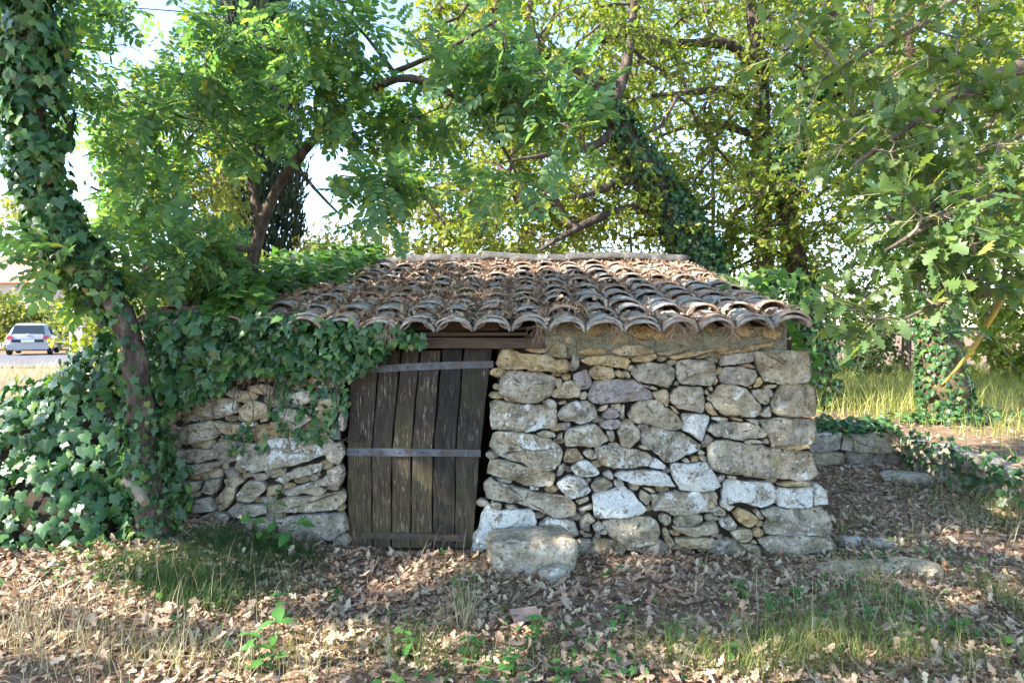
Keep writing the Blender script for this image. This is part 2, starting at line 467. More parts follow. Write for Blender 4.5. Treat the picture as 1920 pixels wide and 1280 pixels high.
# Cycles' 'Random Per Island' colours each leaf; a pinnate leaf is several islands, which is fine.
# ------------------------------------------------------------------ ground
WD = 4.76            # distance of the cabin's front wall
def ground_h(x, y):
    x = np.asarray(x, float); y = np.asarray(y, float)
    h = .25 * sstep(-.7, -2.4, x) * sstep(2.2, 4.2, y)
    p = np.stack([x, y, np.zeros_like(x)], -1)
    h = h + .022 * fbm(p, 1.6, 4) + .010 * fbm(p, 7.0, 2)
    ter = np.maximum(sstep(7.72, 7.86, y) * sstep(-2.5, 2.4, x), sstep(4.36, 4.52, x) * sstep(4.9, 5.5, y))
    h = h + .36 * ter
    h = h - .10 * sstep(12, 25, y) * sstep(0, -6, x)
    far = sstep(40, 120, np.hypot(x, y))
    return h * (1 - .8 * far)
def axis_grid(lo, hi, step, far, ratio=1.35):
    a = list(np.arange(lo, hi + 1e-6, step)); s = step
    while a[-1] < far: s *= ratio; a.append(a[-1] + s)
    s = step
    while a[0] > -far: s *= ratio; a.insert(0, a[0] - s)
    return np.array(a)
gx = axis_grid(-6, 7.5, .07, 600); gy = axis_grid(1.6, 10, .07, 600)
XX, YY = np.meshgrid(gx, gy)
ZZ = ground_h(XX, YY)
nx, ny = len(gx), len(gy)
ii = (np.arange(ny - 1)[:, None] * nx + np.arange(nx - 1)[None]).ravel()
link('ground', new_mesh('ground', np.stack([XX, YY, ZZ], -1).reshape(-1, 3), [np.stack([ii, ii + 1, ii + nx + 1, ii + nx], 1)]), M_SOIL, kind='structure',
     label='brown woodland soil under fallen leaves')
def G(px, py):
    """ground point seen at a photo pixel (a few fixed-point steps)"""
    z = 0.0
    for _ in range(8):
        d = (CH - z) * F / (py - HY); x = (px - CX) * d / F
        z = float(ground_h(x, d))
    return np.array([x, d, z])

# ------------------------------------------------------------------ stone cabin
cabin = thing('stone_cabin', 'low rubble stone cabin with a plank door and mossy canal tile roof', 'cabin', (0, WD, 0))
WX0, WX1 = -2.50, 2.06
DOOR_L, DOOR_R = (645 - CX) * WD / F, (925 - CX) * WD / F
core = MB()
def corebox(x0, x1, y0, y1, z0, z1):
    core.box((x0, y0, z0), (x1, y1, z1))
RC = .075
zt = 1.50
corebox(WX0 + .05, DOOR_L - .04, WD + RC, WD + .45, -.2, zt)
corebox(DOOR_R + .03, WX1 - .08, WD + RC, WD + .45, -.2, zt)
corebox(WX0 + .05, WX0 + .45, WD + .453, 7.5, -.2, 1.52)
corebox(WX1 - .45, WX1 - .083, WD + .453, 7.5, -.2, 1.52)
corebox(WX0 + .05, WX1 - .08, 7.503, 7.9, -.2, 2.1)
# gables follow the roof
for xa, xb in ((WX0 + .06, WX0 + .44), (WX1 - .44, WX1 - .09)):
    core.add([(xa, WD + .1, 1.505), (xb, WD + .1, 1.505), (xb, 7.49, 1.505), (xa, 7.49, 1.505), (xa, WD + .1, 1.56), (xb, WD + .1, 1.56), (xb, 7.49, 2.10), (xa, 7.49, 2.10)],
             [[0,3,2,1],[4,5,6,7],[0,1,5,4],[1,2,6,5],[2,3,7,6],[3,0,4,7]])
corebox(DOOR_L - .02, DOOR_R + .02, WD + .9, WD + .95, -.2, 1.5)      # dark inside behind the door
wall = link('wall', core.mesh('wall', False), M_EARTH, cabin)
def local(o):      # children are given in world coordinates
    o.location = o.location - cabin.location
    return o
wall.location = -cabin.location

# traced stones: crop letter, kind, corners.  a,b,c,d: quarters of the front wall; e: wall left of the door, ochre turned grey to suggest its shade
CROP = {'a': (880, 590, 5.3333), 'b': (1220, 590, 5.3333), 'c': (880, 820, 5.3333), 'd': (1220, 820, 5.3333), 'e': (280, 600, 2.91)}
STONES = """
a o 275,480 330,345 420,350 530,385 780,400 860,440 985,450 1000,520 965,575 860,560 700,572 600,560 560,535 430,550 300,535
a p 540,330 700,325 800,345 770,380 650,385 550,350
a t 790,380 860,290 960,300 975,420 900,425 810,410
a g 1005,500 1040,400 1090,390 1110,510 1070,555 1010,565
a o 1065,375 1200,330 1385,350 1380,385 1260,405 1150,400
a p 1390,370 1560,300 1700,300 1850,350 1850,390 1700,410 1500,410
a o 1110,455 1200,415 1400,405 1570,430 1615,470 1560,540 1440,530 1330,500 1210,510
a o 1620,450 1680,415 1870,390 1865,440 1800,470 1650,475
a o 1190,570 1240,520 1340,510 1430,530 1460,620 1380,650 1250,645 1200,600
a o 1450,570 1500,545 1555,610 1550,640 1480,625
a t 1530,570 1580,560 1620,610 1610,640 1560,635
a t 1550,540 1610,500 1670,510 1650,560 1600,570
a g 1620,590 1690,500 1800,478 1985,490 2055,545 2045,640 1995,730 1870,695 1760,680 1660,640
a g 330,575 480,560 700,580 860,620 850,720 820,790 680,885 520,880 380,830 300,780 310,660
a t 860,640 930,640 935,700 880,740 855,700
a o 920,620 960,585 1020,600 1015,650 950,660
a v 1040,600 1170,545 1200,590 1230,690 1190,745 1090,740 1040,660
a t 830,760 880,740 940,690 960,660 1040,655 1105,730 1100,820 1020,830 870,835 820,810
a g 1110,780 1160,760 1190,800 1160,855 1110,850
a v 1195,820 1240,670 1330,650 1640,645 1720,690 1830,790 1845,830 1650,865 1500,885 1300,885 1210,870
a t 1730,700 1830,710 1885,740 1880,760 1800,740
a p 320,810 420,820 490,870 380,870
a l 215,880 260,855 400,880 680,900 870,900 875,1060 850,1120 580,1170 380,1150 215,1140 205,1010
a g 720,870 800,840 860,860 880,920 820,935 750,900
a t 885,880 970,860 975,900 890,905
a l 880,1010 930,930 1040,870 1180,865 1270,930 1280,1020 1200,1080 1100,1100 1040,1060 960,1075 900,1050
a t 1285,960 1330,910 1400,890 1380,940 1320,975
a v 1330,1010 1360,960 1420,925 1490,960 1500,1020 1430,1045 1350,1040
a t 1410,905 1530,885 1510,980 1450,940
a g 1500,1000 1540,890 1560,900 1545,1060 1510,1050
a v 1300,1090 1380,1050 1490,1045 1525,1085 1500,1130 1380,1150 1310,1120
a k 1590,1010 1640,910 1720,850 1890,850 1945,920 2035,965 2140,1095 2120,1145 2000,1155 1890,1120 1740,1070 1640,1075
a t 1833,780 1963,740 2003,800 1985,925 1920,900 1860,850
a v 910,1090 1010,1080 1020,1110 940,1165
a k 955,1200 990,1140 1120,1110 1260,1085 1320,1150 1395,1250 1280,1325 1110,1312 970,1320
a k 1480,1180 1530,1070 1590,1040 1690,1130 1710,1190 1690,1260 1590,1350 1520,1310
a v 1680,1090 1800,1095 1795,1150 1740,1175 1700,1140
a g 1370,1170 1440,1150 1460,1250 1420,1280 1390,1220
a k 670,1190 760,1155 860,1185 870,1220 780,1235
a g 870,1230 935,1180 930,1230 890,1245
b l -100,1230 -60,1150 0,1120 60,1115 180,1165 320,1180 430,1250 500,1300 480,1350 340,1410 200,1475 140,1470 50,1380 -70,1300
b p 65,385 270,345 400,340 280,380 150,415
b o 190,410 420,365 640,340 650,355 450,410 250,450 200,435
b t 60,430 100,415 180,440 120,470 80,465
b o 0,390 50,395 55,430 0,465
b o 650,370 800,385 1000,310 1240,270 1230,310 1010,360 790,405
b t 440,430 600,375 590,405 500,445
b t 560,440 650,430 690,465 660,495
b g 270,470 330,440 600,460 650,500 650,610 600,710 420,700 300,690 260,600
b g 690,460 720,410 1040,370 1030,465 870,490 700,510
b k 1050,370 1230,350 1400,370 1560,360 1590,430 1600,600 1590,665 1480,685 1300,690 1150,660 1090,560 1060,450
b p 900,510 970,485 1060,520 1050,540 960,525
b o 660,570 690,515 735,530 725,590 670,605
b g 680,620 750,520 900,520 1050,545 1070,610 1030,680 960,715 850,700 720,690
b o 1030,730 1060,640 1100,615 1130,670 1080,725
b t 970,720 1020,715 1010,740
b t 1130,730 1180,700 1280,705 1240,735
b g 1130,740 1200,735 1245,800 1200,835 1160,790
b g 1015,760 1080,740 1150,750 1190,850 1160,905 1080,870 1030,810
b k 1210,870 1270,770 1340,690 1500,680 1640,720 1655,1000 1500,1015 1330,1015 1225,985
b l 1090,990 1190,910 1215,1020 1110,1020
b o 630,660 670,630 680,670 640,710
b g 190,800 280,715 510,725 535,830 530,960 490,980 370,945 260,930 190,860
b t 530,790 560,745 600,790 580,815
b t 580,740 610,715 625,760 605,775
b k 600,870 550,840 640,790 680,700 780,695 930,730 1010,800 1050,870 1100,920 1080,1000 1000,1030 880,1000 750,1010 660,940
b o 540,900 580,870 630,930 680,1010 600,1000 545,950
b v 230,680 280,660 285,705 230,705
b p 190,910 240,920 300,1000 250,980
b w 310,1000 400,985 570,1000 590,1030 550,1120 510,1270 440,1220 370,1170 310,1150 330,1080
b l 610,1040 680,1020 790,1040 770,1090 690,1075
b o 800,1030 870,1030 940,1055 920,1070 820,1050
b g 950,1040 1080,1050 1090,1110 1000,1080
b l 560,1140 640,1090 820,1070 960,1080 1100,1120 1175,1190 1130,1230 980,1230 930,1255 760,1230 620,1200
b g 1090,1060 1300,1030 1630,1040 1655,1080 1660,1270 1600,1297 1400,1312 1220,1317 1200,1240 1150,1150
b g 520,1250 560,1190 630,1240 590,1310 520,1330
d l 930,40 980,20 1100,30 1110,60 960,75
d g 1115,60 1160,5 1195,30 1190,75
d o 1220,100 1450,80 1600,75 1610,105 1450,130
d k 575,100 620,45 750,30 900,60 1100,80 1250,110 1480,150 1610,150 1630,260 1655,400 1500,420 1300,400 1050,400 900,370 680,350 590,290 580,210
d w 205,310 215,265 430,265 540,240 575,280 640,370 695,470 640,520 470,535 300,525 240,420
d w -363,370 -300,345 -130,330 80,335 170,370 245,490 100,490 -160,465 -300,410
d w -10,300 35,200 90,225 165,295 140,315 50,310
d g 650,400 700,380 740,370 735,430 705,460
d t 760,395 800,380 870,395 865,420 790,415
d w 720,620 730,500 760,420 900,440 1200,450 1260,510 1260,640 1190,680 1080,700 900,650 800,670
d o 1270,470 1400,440 1500,430 1620,460 1600,480 1350,490
d w 1265,540 1300,500 1450,510 1620,490 1615,695 1400,710 1280,690
d w 1630,480 1690,470 1755,540 1780,670 1640,680
d w -10,610 20,570 90,580 80,640 20,650
d l 20,640 110,570 250,545 520,540 655,545 655,680 600,745 480,745 380,770 210,780 150,730 30,730
d l 590,740 680,690 760,730 760,780 640,790
d l 700,690 720,620 790,680 850,690 790,740
d o 830,760 880,710 970,730 1050,790 1080,840 1010,900 940,880 860,820
d t 1050,760 1080,720 1150,820 1100,835
d l 1110,740 1250,700 1400,720 1700,710 1780,760 1810,880 1790,980 1500,980 1300,980 1150,960 1140,880 1190,830 1140,780
d k 230,850 280,780 500,775 530,830 480,870 380,890 260,890
d k 90,800 140,760 210,790 210,850 160,890 100,850
d k 220,890 450,890 650,840 680,920 560,970 400,990 280,940
d l 710,820 800,780 860,870 850,910 770,920 690,880
d t 800,950 880,900 1000,920 1020,990 960,1050 870,1030
d o 1020,940 1090,900 1140,950 1100,1000 1040,990
d t 120,920 170,910 190,980 250,1060 200,1100 150,1050
d t 250,1020 400,1000 620,1000 660,1060 560,1110 380,1100 250,1060
d t 910,1070 1010,1060 1100,1100 1080,1160 1000,1150
d o 1000,1040 1050,1030 1080,1070 1010,1060
d k 1070,1020 1200,985 1500,985 1800,1000 1840,1100 1700,1130 1480,1160 1320,1200 1180,1150
d o 415,220 440,190 480,195 480,240 420,250
d t 480,180 560,190 560,240 500,230
d t 320,230 370,210 410,250 340,255
d g 490,120 550,150 540,180 480,170
c l 215,90 230,-30 300,-60 500,-50 640,-20 780,0 920,90 930,170 850,330 700,320 520,250 350,210 240,140
c k 180,350 200,230 290,220 450,260 600,300 860,350 850,440 820,490 600,480 450,430 300,400
c k 155,500 160,420 200,400 330,450 520,510 700,560 950,580 1060,680 1040,780 930,800 820,790 620,700 480,650 300,640 190,610
c p 940,220 980,120 1070,110 1150,210 1050,250 950,250
c l 1130,160 1200,110 1270,140 1270,210 1190,215
c l 1260,100 1400,80 1620,110 1800,170 1830,220 1780,290 1600,310 1440,310 1330,270 1260,190
c w 1020,310 1090,240 1180,230 1300,340 1300,380 1200,400 1060,380
c g 870,390 900,280 950,260 970,290 930,370
c w 880,460 980,390 1100,390 1150,420 1220,540 1100,600 1000,625 940,560
c k 1220,490 1280,420 1370,405 1440,470 1350,540 1250,560
c g 1330,370 1400,330 1450,380 1430,430 1370,400
c g 1450,430 1500,410 1560,470 1520,510 1450,490
c w 1240,570 1450,510 1560,490 1640,560 1770,720 1720,770 1500,790 1330,800 1255,800
c k 1700,610 1720,530 1820,580 1810,650 1770,680
c o 1740,510 1810,510 1875,550 1830,560
c g 1060,640 1190,590 1200,630 1100,680
c g 1080,720 1230,670 1235,720 1120,735
c g 1110,820 1200,760 1270,830 1200,870 1200,950 1110,920
c w 100,900 130,740 180,670 300,740 620,720 665,790 660,960 500,980 380,960 200,1020 190,1110 20,1140 40,1000
c l 690,880 780,800 960,820 1050,850 1100,980 900,1000 690,980
c k 1340,860 1420,810 1600,790 1800,800 1890,850 1915,960 1850,1060 1700,1090 1550,1080 1400,980
c g 1230,880 1300,840 1390,900 1380,970 1260,950
c g 350,690 430,670 490,710 400,730
c g 210,660 300,650 330,690 290,740 220,690
c g 260,400 340,410 430,440 420,460 300,440
c w 600,490 700,510 690,530 610,525
c k 1390,60 1470,50 1520,90 1470,110 1400,90
c t 1690,90 1780,70 1830,100 1810,130 1720,120
e g 970,245 1000,225 1050,235 1055,260 1010,280 980,270
e t 870,330 900,290 1040,285 1065,330 1030,365 930,370 880,355
e t 860,285 950,265 960,290 880,295
e l 490,750 510,690 620,665 780,640 940,615 980,680 940,740 760,790 590,820 530,800
e k 105,640 120,600 250,565 370,555 410,590 350,640 220,670 130,680
e t 350,560 500,570 520,600 430,640 390,610
e g 130,720 250,700 370,720 360,750 260,780 150,770
e l 690,870 800,810 930,785 920,830 800,860 740,890
e t 410,870 470,850 515,880 470,910 420,900
e g 405,820 440,810 480,850 420,865
e l 480,950 540,880 600,880 630,920 560,990 500,980
e t 385,960 420,905 470,910 460,970 420,1025 390,1000
e g 285,930 320,870 385,865 370,930 340,955
e g 200,990 330,970 350,1040 230,1050
e g 740,930 840,900 940,870 930,900 850,940 760,960
e t 850,940 920,905 965,930 930,960
e k 660,1000 740,970 900,960 1050,935 1060,990 1000,1030 820,1040 670,1040
e g 420,1050 480,1000 620,1010 640,1050 520,1080
e g 700,1090 850,1060 1050,1060 1070,1140 1000,1190 850,1200 720,1160
e k 950,680 1040,670 1060,730 1030,790 970,760
e t 960,600 1010,590 1010,640 970,640
e g 940,900 960,850 1060,840 1040,900
e g 250,1090 340,1050 430,1060 420,1100 320,1110
e g 120,800 220,790 390,770 370,800 250,840 130,830
e k 240,460 330,430 450,430 480,500 380,530 250,520
e t 490,480 560,440 640,470 640,520 540,560 500,520
e g 410,410 440,360 480,390 470,430
e t 540,360 600,350 680,370 660,410 560,400
e t 930,440 1010,420 1020,520 950,560 900,500
e g 560,840 640,840 640,870 580,880
e t 660,560 720,550 720,590 660,590
e t 600,510 640,500 640,550 600,560
e w 500,560 560,550 580,575 510,585
e k 770,1220 900,1200 970,1230 960,1290 800,1290
e g 120,890 280,880 270,920 180,950 120,920
e g 970,820 1040,790 1060,830 980,860
e t 640,910 720,905 700,950 640,960
e g 1035,540 1060,400 1068,470 1062,600 1040,600
e g 500,1100 600,1080 680,1100 660,1170 540,1180
e t 130,980 180,960 200,1020 150,1060
e g 760,400 880,380 900,440 800,470
e g 700,480 800,490 880,540 800,600 720,560
"""
KIND = {'o': (.85, .12, 0, .0), 'g': (.12, .28, .1, 0), 'l': (.15, .62, 0, 0), 'w': (.05, .95, .1, 0), 'v': (.1, .12, .8, 0), 't': (.5, .25, 0, 0), 'p': (1.0, .05, .25, 0), 'k': (.25, .48, 0, 0)}
def resample(P, step):
    P = np.asarray(P, float); Q = np.vstack([P, P[:1]])
    seg = np.linalg.norm(np.diff(Q, axis=0), axis=1); L = np.concatenate([[0], np.cumsum(seg)])
    n = int(np.clip(L[-1] / step, 12, 46))
    t = np.linspace(0, L[-1], n, endpoint=False)
    R = np.stack([np.interp(t, L, Q[:, 0]), np.interp(t, L, Q[:, 1])], 1)
    return .8 * R + .1 * (np.roll(R, 1, 0) + np.roll(R, -1, 0))
def stone_mesh(P2, depth, bulge, seed, rough=1.0):
    """P2: outline in wall plane (x, z) about its centre; front faces -Y"""
    r = np.random.default_rng(seed)
    n = len(P2)
    size = math.sqrt(np.ptp(P2[:, 0]) * np.ptp(P2[:, 1]))
    ed = min(.011, size * .09) * rough
    half = size * .5
    inner = [(depth, .90, 0), (.04, .985, 0), (.006, 1.0, .25), (-ed * .55, 1 - .22 * ed / half, .7), (-ed * .95, max(1 - .9 * ed / half, .88), 1), (-ed * 1.05, max(1 - 2.4 * ed / half, .76), 1), (-ed * 1.1, .62, 1), (-ed * 1.1, .30, 1)]
    V = []
    jit = r.normal(size=(n, 2)) * size * .010
    off = r.uniform(0, 50, 3)
    # split faces: a few tilted planes cut the front, the way a broken block shows facets
    pl = [(bulge * 1.0, *(r.normal(size=2) * .05))] + [(bulge * r.uniform(.9, 1.9), *(r.normal(size=2) * r.uniform(.15, .5))) for _ in range(4)]
    def face(x, z):
        f = None
        for b0, sx, sz in pl:
            v = b0 + sx * x + sz * z
            f = v if f is None else np.minimum(f, v)
        return f
    for y, s, nz in inner:
        ring = P2 * s + jit
        p = np.stack([ring[:, 0], np.full(n, y), ring[:, 1]], 1)
        a = min(.022, size * .07) * nz * rough
        if nz == 1: p[:, 1] -= np.clip(face(ring[:, 0], ring[:, 1]), -min(.035, size * .1), min(.05, size * .12)) * min(1, (1 - s) * 9 + .25)
        p[:, 1] += a * fbm(p + off, 1.6 / max(size, .06), 3)
        e = (.25 * a + .002) * fbm(p + off + 9, 3.5 / max(size, .06), 2)
        p[:, 0] += e; p[:, 2] += np.roll(e, 3)
        V.append(p)
    cy = float(-ed * 1.1 - np.clip(face(np.zeros(1), np.zeros(1)), -min(.035, size * .1), min(.05, size * .12))[0])
    V = np.concatenate(V + [np.array([[0, cy, 0]]), np.array([[0, depth, 0]])])
    i = np.arange(n); j = (i + 1) % n
    q = np.concatenate([np.stack([k*n+i, k*n+j, (k+1)*n+j, (k+1)*n+i], 1) for k in range(len(inner) - 1)])
    m = len(inner)
    tri = np.concatenate([np.stack([(m-1)*n+i, (m-1)*n+j, np.full(n, m*n)], 1), np.stack([j, i, np.full(n, m*n+1)], 1)])
    return new_mesh('stone', V, [q[:, ::1], tri], True)
POLYS = []
def add_stone(P_px, kind, seed, back=0.0, parent=None, grow=1.025, depth=.16):
    P_px = np.asarray(P_px, float)
    c = P_px.mean(0)
    P2 = np.stack([(P_px[:, 0] - c[0]) * WD / F, -(P_px[:, 1] - c[1]) * WD / F], 1)
    size = math.sqrt(np.ptp(P2[:, 0]) * np.ptp(P2[:, 1]))
    P2 = resample(P2 * grow, .018)
    me = stone_mesh(P2, depth, min(.03, size * .09), seed)
    w = W(c[0], c[1], WD)
    r = random.Random(seed)
    o = link('stone', me, M_STONE, wall if parent is None else parent)
    o.location = (w[0], WD + back + r.uniform(-.012, .012) + (.012 if size < .1 else 0), w[2])
    k = KIND[kind]
    o.color = (max(0, k[0] + r.uniform(-.12, .12)), max(0, k[1] + r.uniform(-.06, .06)), k[2], r.random())
    return o
for si, ln in enumerate([l for l in STONES.strip().split('\n') if l.strip()]):
    cr, kd, *pts = ln.split()
    x0, y0, s = CROP[cr]
    P = np.array([[float(v) for v in p.split(',')] for p in pts]) / s + np.array([x0, y0])
    POLYS.append(P)
    add_stone(P, kd, 100 + si, grow=1.10 if cr == 'e' else 1.03)
# pebbles and chinking pushed into the joints that stay open
def sdist(pts, P):
    A = P; B = np.roll(P, -1, 0)
    d = np.full(len(pts), 1e9); ins = np.zeros(len(pts), bool)
    for a, b in zip(A, B):
        ab = b - a; t_ = np.clip(((pts - a) @ ab) / (ab @ ab + 1e-9), 0, 1)
        d = np.minimum(d, np.linalg.norm(pts - a - t_[:, None] * ab, axis=1))
        c = ((a[1] > pts[:, 1]) != (b[1] > pts[:, 1]))
        with np.errstate(divide='ignore', invalid='ignore'):
            xi = (b[0] - a[0]) * (pts[:, 1] - a[1]) / (b[1] - a[1]) + a[0]
        ins ^= c & (pts[:, 0] < xi)
    return np.where(ins, -d, d)
def in_wall(q):
    x, y = q[:, 0], q[:, 1]
    left = (x > 300) & (x < 640) & (y > 690) & (y < 1015)
    edge_l = np.interp(y, [600, 700, 800, 1030], [940, 932, 925, 890])
    edge_r = np.interp(y, [600, 660, 700, 900, 1040], [1480, 1515, 1520, 1525, 1560])
    right = (x > edge_l) & (x < edge_r) & (y > 655) & (y < 1035)
    return left | right
cand = np.stack([rng.uniform(275, 1560, 9000), rng.uniform(655, 1035, 9000)], 1)
cand = cand[in_wall(cand)]
D = np.full(len(cand), 1e9)
for P in POLYS: D = np.minimum(D, sdist(cand, P))
nfill = 0
order = np.argsort(-D)
alive = D > 3.0
for k in order:
    if not alive[k] or D[k] < 3.0 or nfill > 230: continue
    rad = min(D[k] * 1.15, 24) ; c = cand[k]
    a = np.linspace(0, 2 * np.pi, 7, endpoint=False) + rng.uniform(0, 1)
    el_ = rng.uniform(1.2, 2.2) if rad > 6 else 1.2
    P = c + np.stack([np.cos(a) * rad * el_, np.sin(a) * rad], 1) * rng.uniform(.8, 1.1, (7, 1))
    add_stone(P, random.choice('gtgkto'), 5000 + nfill, .045, depth=.1)
    nfill += 1
    D = np.minimum(D, np.linalg.norm(cand - c, axis=1) - rad)
    alive = D > 3.0

# returns of the quoins along the side walls and inside the door opening
def side_stones(x, ya, yb, za, zb, sgn, n, seed, zroof=False):
    r = random.Random(seed); z = za
    while z < zb:
        h = r.uniform(.12, .24); y = ya
        while y < yb:
            l = r.uniform(.18, .42)
            top = min(z + h, 1.50 + (.20 * (y - WD) if zroof else 0))
            if top - z > .05:
                P = np.array([(-l/2, -(top-z)/2), (0, -(top-z)/2 * 1.05), (l/2, -(top-z)/2), (l/2, 0), (l/2, (top-z)/2), (0, (top-z)/2), (-l/2, (top-z)/2)]) * .97
                P += np.array([[r.uniform(-.02, .02), r.uniform(-.015, .015)] for _ in range(7)])
                o = link('stone', stone_mesh(resample(P, .05), .12, .015, r.randint(0, 99999)), M_STONE, wall)
                o.rotation_euler = (0, 0, sgn * math.pi / 2)
                o.location = (x, y + l / 2, (z + top) / 2)
                k = KIND[r.choice('gkgtlk')]; o.color = (*k[:3], r.random())
            y += l
        z += h
side_stones(WX1 - .06, WD + .35, 7.4, 0, 2.05, 1, 0, 3, True)
side_stones(WX0 + .03, WD + .2, 7.4, 0.1, 2.05, -1, 0, 4, True)

# mortar band under the tiles
mx = np.linspace(1016, 1484, 90); my = np.linspace(596, 672, 18)
MXX, MYY = np.meshgrid(mx, my)
mp = np.stack([(MXX - CX) * WD / F, np.full_like(MXX, WD), CH - (MYY - HY) * WD / F], -1)
mp[..., 1] += .022 + .014 * fbm(mp, 7, 4) + .02 * sstep(640, 672, MYY)
ztop_ = 1.602 + .062 * np.clip(np.cos((mp[..., 0] - 1.863) / .2499 * 2 * np.pi), -.2, 1)
wz = np.clip((640 - MYY) / 44, 0, 1); zb_ = CH - (640 - HY) * WD / F
mp[..., 2] = np.where(wz > 0, zb_ + (ztop_ - zb_) * wz, mp[..., 2])
mp[..., 1] += .016 * fbm(mp, 16, 3) + .02 * fbm(mp + 4, 5, 2)
mp[:, 0, 1] += .3; mp[:, -1, 1] += .3
iy = (np.arange(17)[:, None] * 90 + np.arange(89)[None]).ravel()
mb = MB(); mb.add(mp.reshape(-1, 3), np.stack([iy, iy + 90, iy + 91, iy + 1], 1))
local(link('mortar_band', mb.mesh('mortar_band'), M_MORTAR, cabin))
EMB = """a 920,210 1020,165 1110,170 1140,230 1050,310 960,310 925,270
a 1600,130 1700,100 1810,110 1900,190 1750,260 1640,220
b 470,165 540,120 610,115 690,210 640,270 520,275
b 0,180 140,150 150,240 60,270
b 640,300 700,290 800,320 820,370 760,400 690,390
a 760,180 850,130 900,170 890,260 800,270
a 1180,110 1300,100 1330,170 1240,220 1170,190
b 860,130 980,100 1060,150 1010,230 900,220
b 1120,150 1240,130 1330,190 1280,250 1150,230
b 230,190 330,170 380,230 300,290 230,260
a 1400,230 1520,200 1560,270 1450,300"""
for k, ln in enumerate(EMB.split('\n')):
    cr, *pts = ln.split(); x0, y0, s = CROP[cr]
    P = np.array([[float(v) for v in p.split(',')] for p in pts]) / s + np.array([x0, y0])
    o = add_stone(P, 'o', 900 + k, .018, depth=.05)
    o.color = (.95, .05, 0, random.random())

# ------------------------------------------------------------------ lintel and eave timbers
def beam(name, pxa, pxb, pya, pyb, y0, y1, mat=M_BEAM, seed=0, tilt=0.0):
    r = np.random.default_rng(seed)
    x0, x1 = (pxa - CX) * WD / F, (pxb - CX) * WD / F
    z0, z1 = CH - (pyb - HY) * WD / F, CH - (pya - HY) * WD / F
    n = 14; xs = np.linspace(x0, x1, n); V = []
    ch = .006
    for i, x in enumerate(xs):
        w = fbm(np.array([[x * 3 + seed, 0, 1], [x * 3 + seed, 5, 2]]), 1.0, 3) * .004
        dz = tilt * (x - x0)
        a, b = z0 + w[0] + dz, z1 + w[1] + dz
        V += [(x, y0 + ch, a), (x, y0, a + ch), (x, y0, b - ch), (x, y0 + ch, b), (x, y1, b), (x, y1, a)]
    V = np.array(V); i = np.arange(6); j = (i + 1) % 6
    q = np.concatenate([np.stack([k*6+i, k*6+j, (k+1)*6+j, (k+1)*6+i], 1) for k in range(n - 1)])
    m = MB(); m.add(V, q, [[5, 4, 3, 2, 1, 0], list(range((n-1)*6, n*6))])
    return local(link(name, m.mesh(name, False), mat, cabin))
beam('lintel_beam', 630, 1018, 632, 652, WD - .03, WD + .12, seed=1, tilt=-.004)
beam('lintel_beam', 700, 990, 622.5, 630.5, WD - .005, WD + .12, seed=2)
beam('lintel_beam', 600, 935, 600, 621, WD + .05, WD + .2, seed=3)
beam('eave_board', 330, 1012, 590, 600, WD - .04, WD + .108, seed=5)

# ------------------------------------------------------------------ door
door = link('door', None, None, cabin); door.location = (0, 0, 0)
DY = WD + .06
def dpx(x, y):      # door crop -> wall plane
    px, py = 600 + x / 2.908, 600 + y / 2.908
    return (px - CX) * DY / F, CH - (py - HY) * DY / F
top = [170, 325, 442, 546, 664, 783, 938]; mid = [150, 282, 390, 497, 617, 740, 872]; bot = [152, 284, 388, 494, 613, 735, 832]
gaps_t = [7, 10, 8, 11, 9, 0]
for k in range(6):
    m = MB(); V = []
    lv = []
    for (row, y, g) in ((top, [178, 168, 164, 166, 160, 152][k], 5), (mid, 720, 3), (bot, 1240, 3)):
        gl = g * (1.0 if k else 0); gr = g * (1.6 if k in (3,) else 1.0) if k < 5 else 0
        a = dpx(row[k] + gl, y); b = dpx(row[k + 1] - gr, y)
        lv.append((a[0], a[1], b[0], b[1]))
    L = []
    for t_ in np.linspace(0, 2, 13):
        i0 = min(int(t_), 1); f = t_ - i0
        L.append(np.array(lv[i0]) * (1 - f) + np.array(lv[i0 + 1]) * f)
    dy = random.uniform(-.006, .006); th = .03; c = .004
    for q, (xa, za, xb, zb) in enumerate(L):
        wv = .0025 * math.sin(q * 2.1 + k * 1.7)
        xa += wv; xb += .0025 * math.sin(q * 1.7 + k * 2.3 + 1)
        yy = DY + dy + .004 * math.sin(q * .6 + k)
        V += [(xa, yy + c, za), (xa + c, yy, za), (xb - c, yy, zb), (xb, yy + c, zb), (xb, yy + th, zb), (xa, yy + th, za)]
    n = len(L); i = np.arange(6); j = (i + 1) % 6
    q_ = np.concatenate([np.stack([r*6+i, (r+1)*6+i, (r+1)*6+j, r*6+j], 1) for r in range(n - 1)])
    m.add(np.array(V), q_, [[0, 1, 2, 3, 4, 5], list(range((n-1)*6, n*6))[::-1]])
    o = link('plank', m.mesh('plank', False), M_DOOR, door); o.location = (0, -WD, 0)
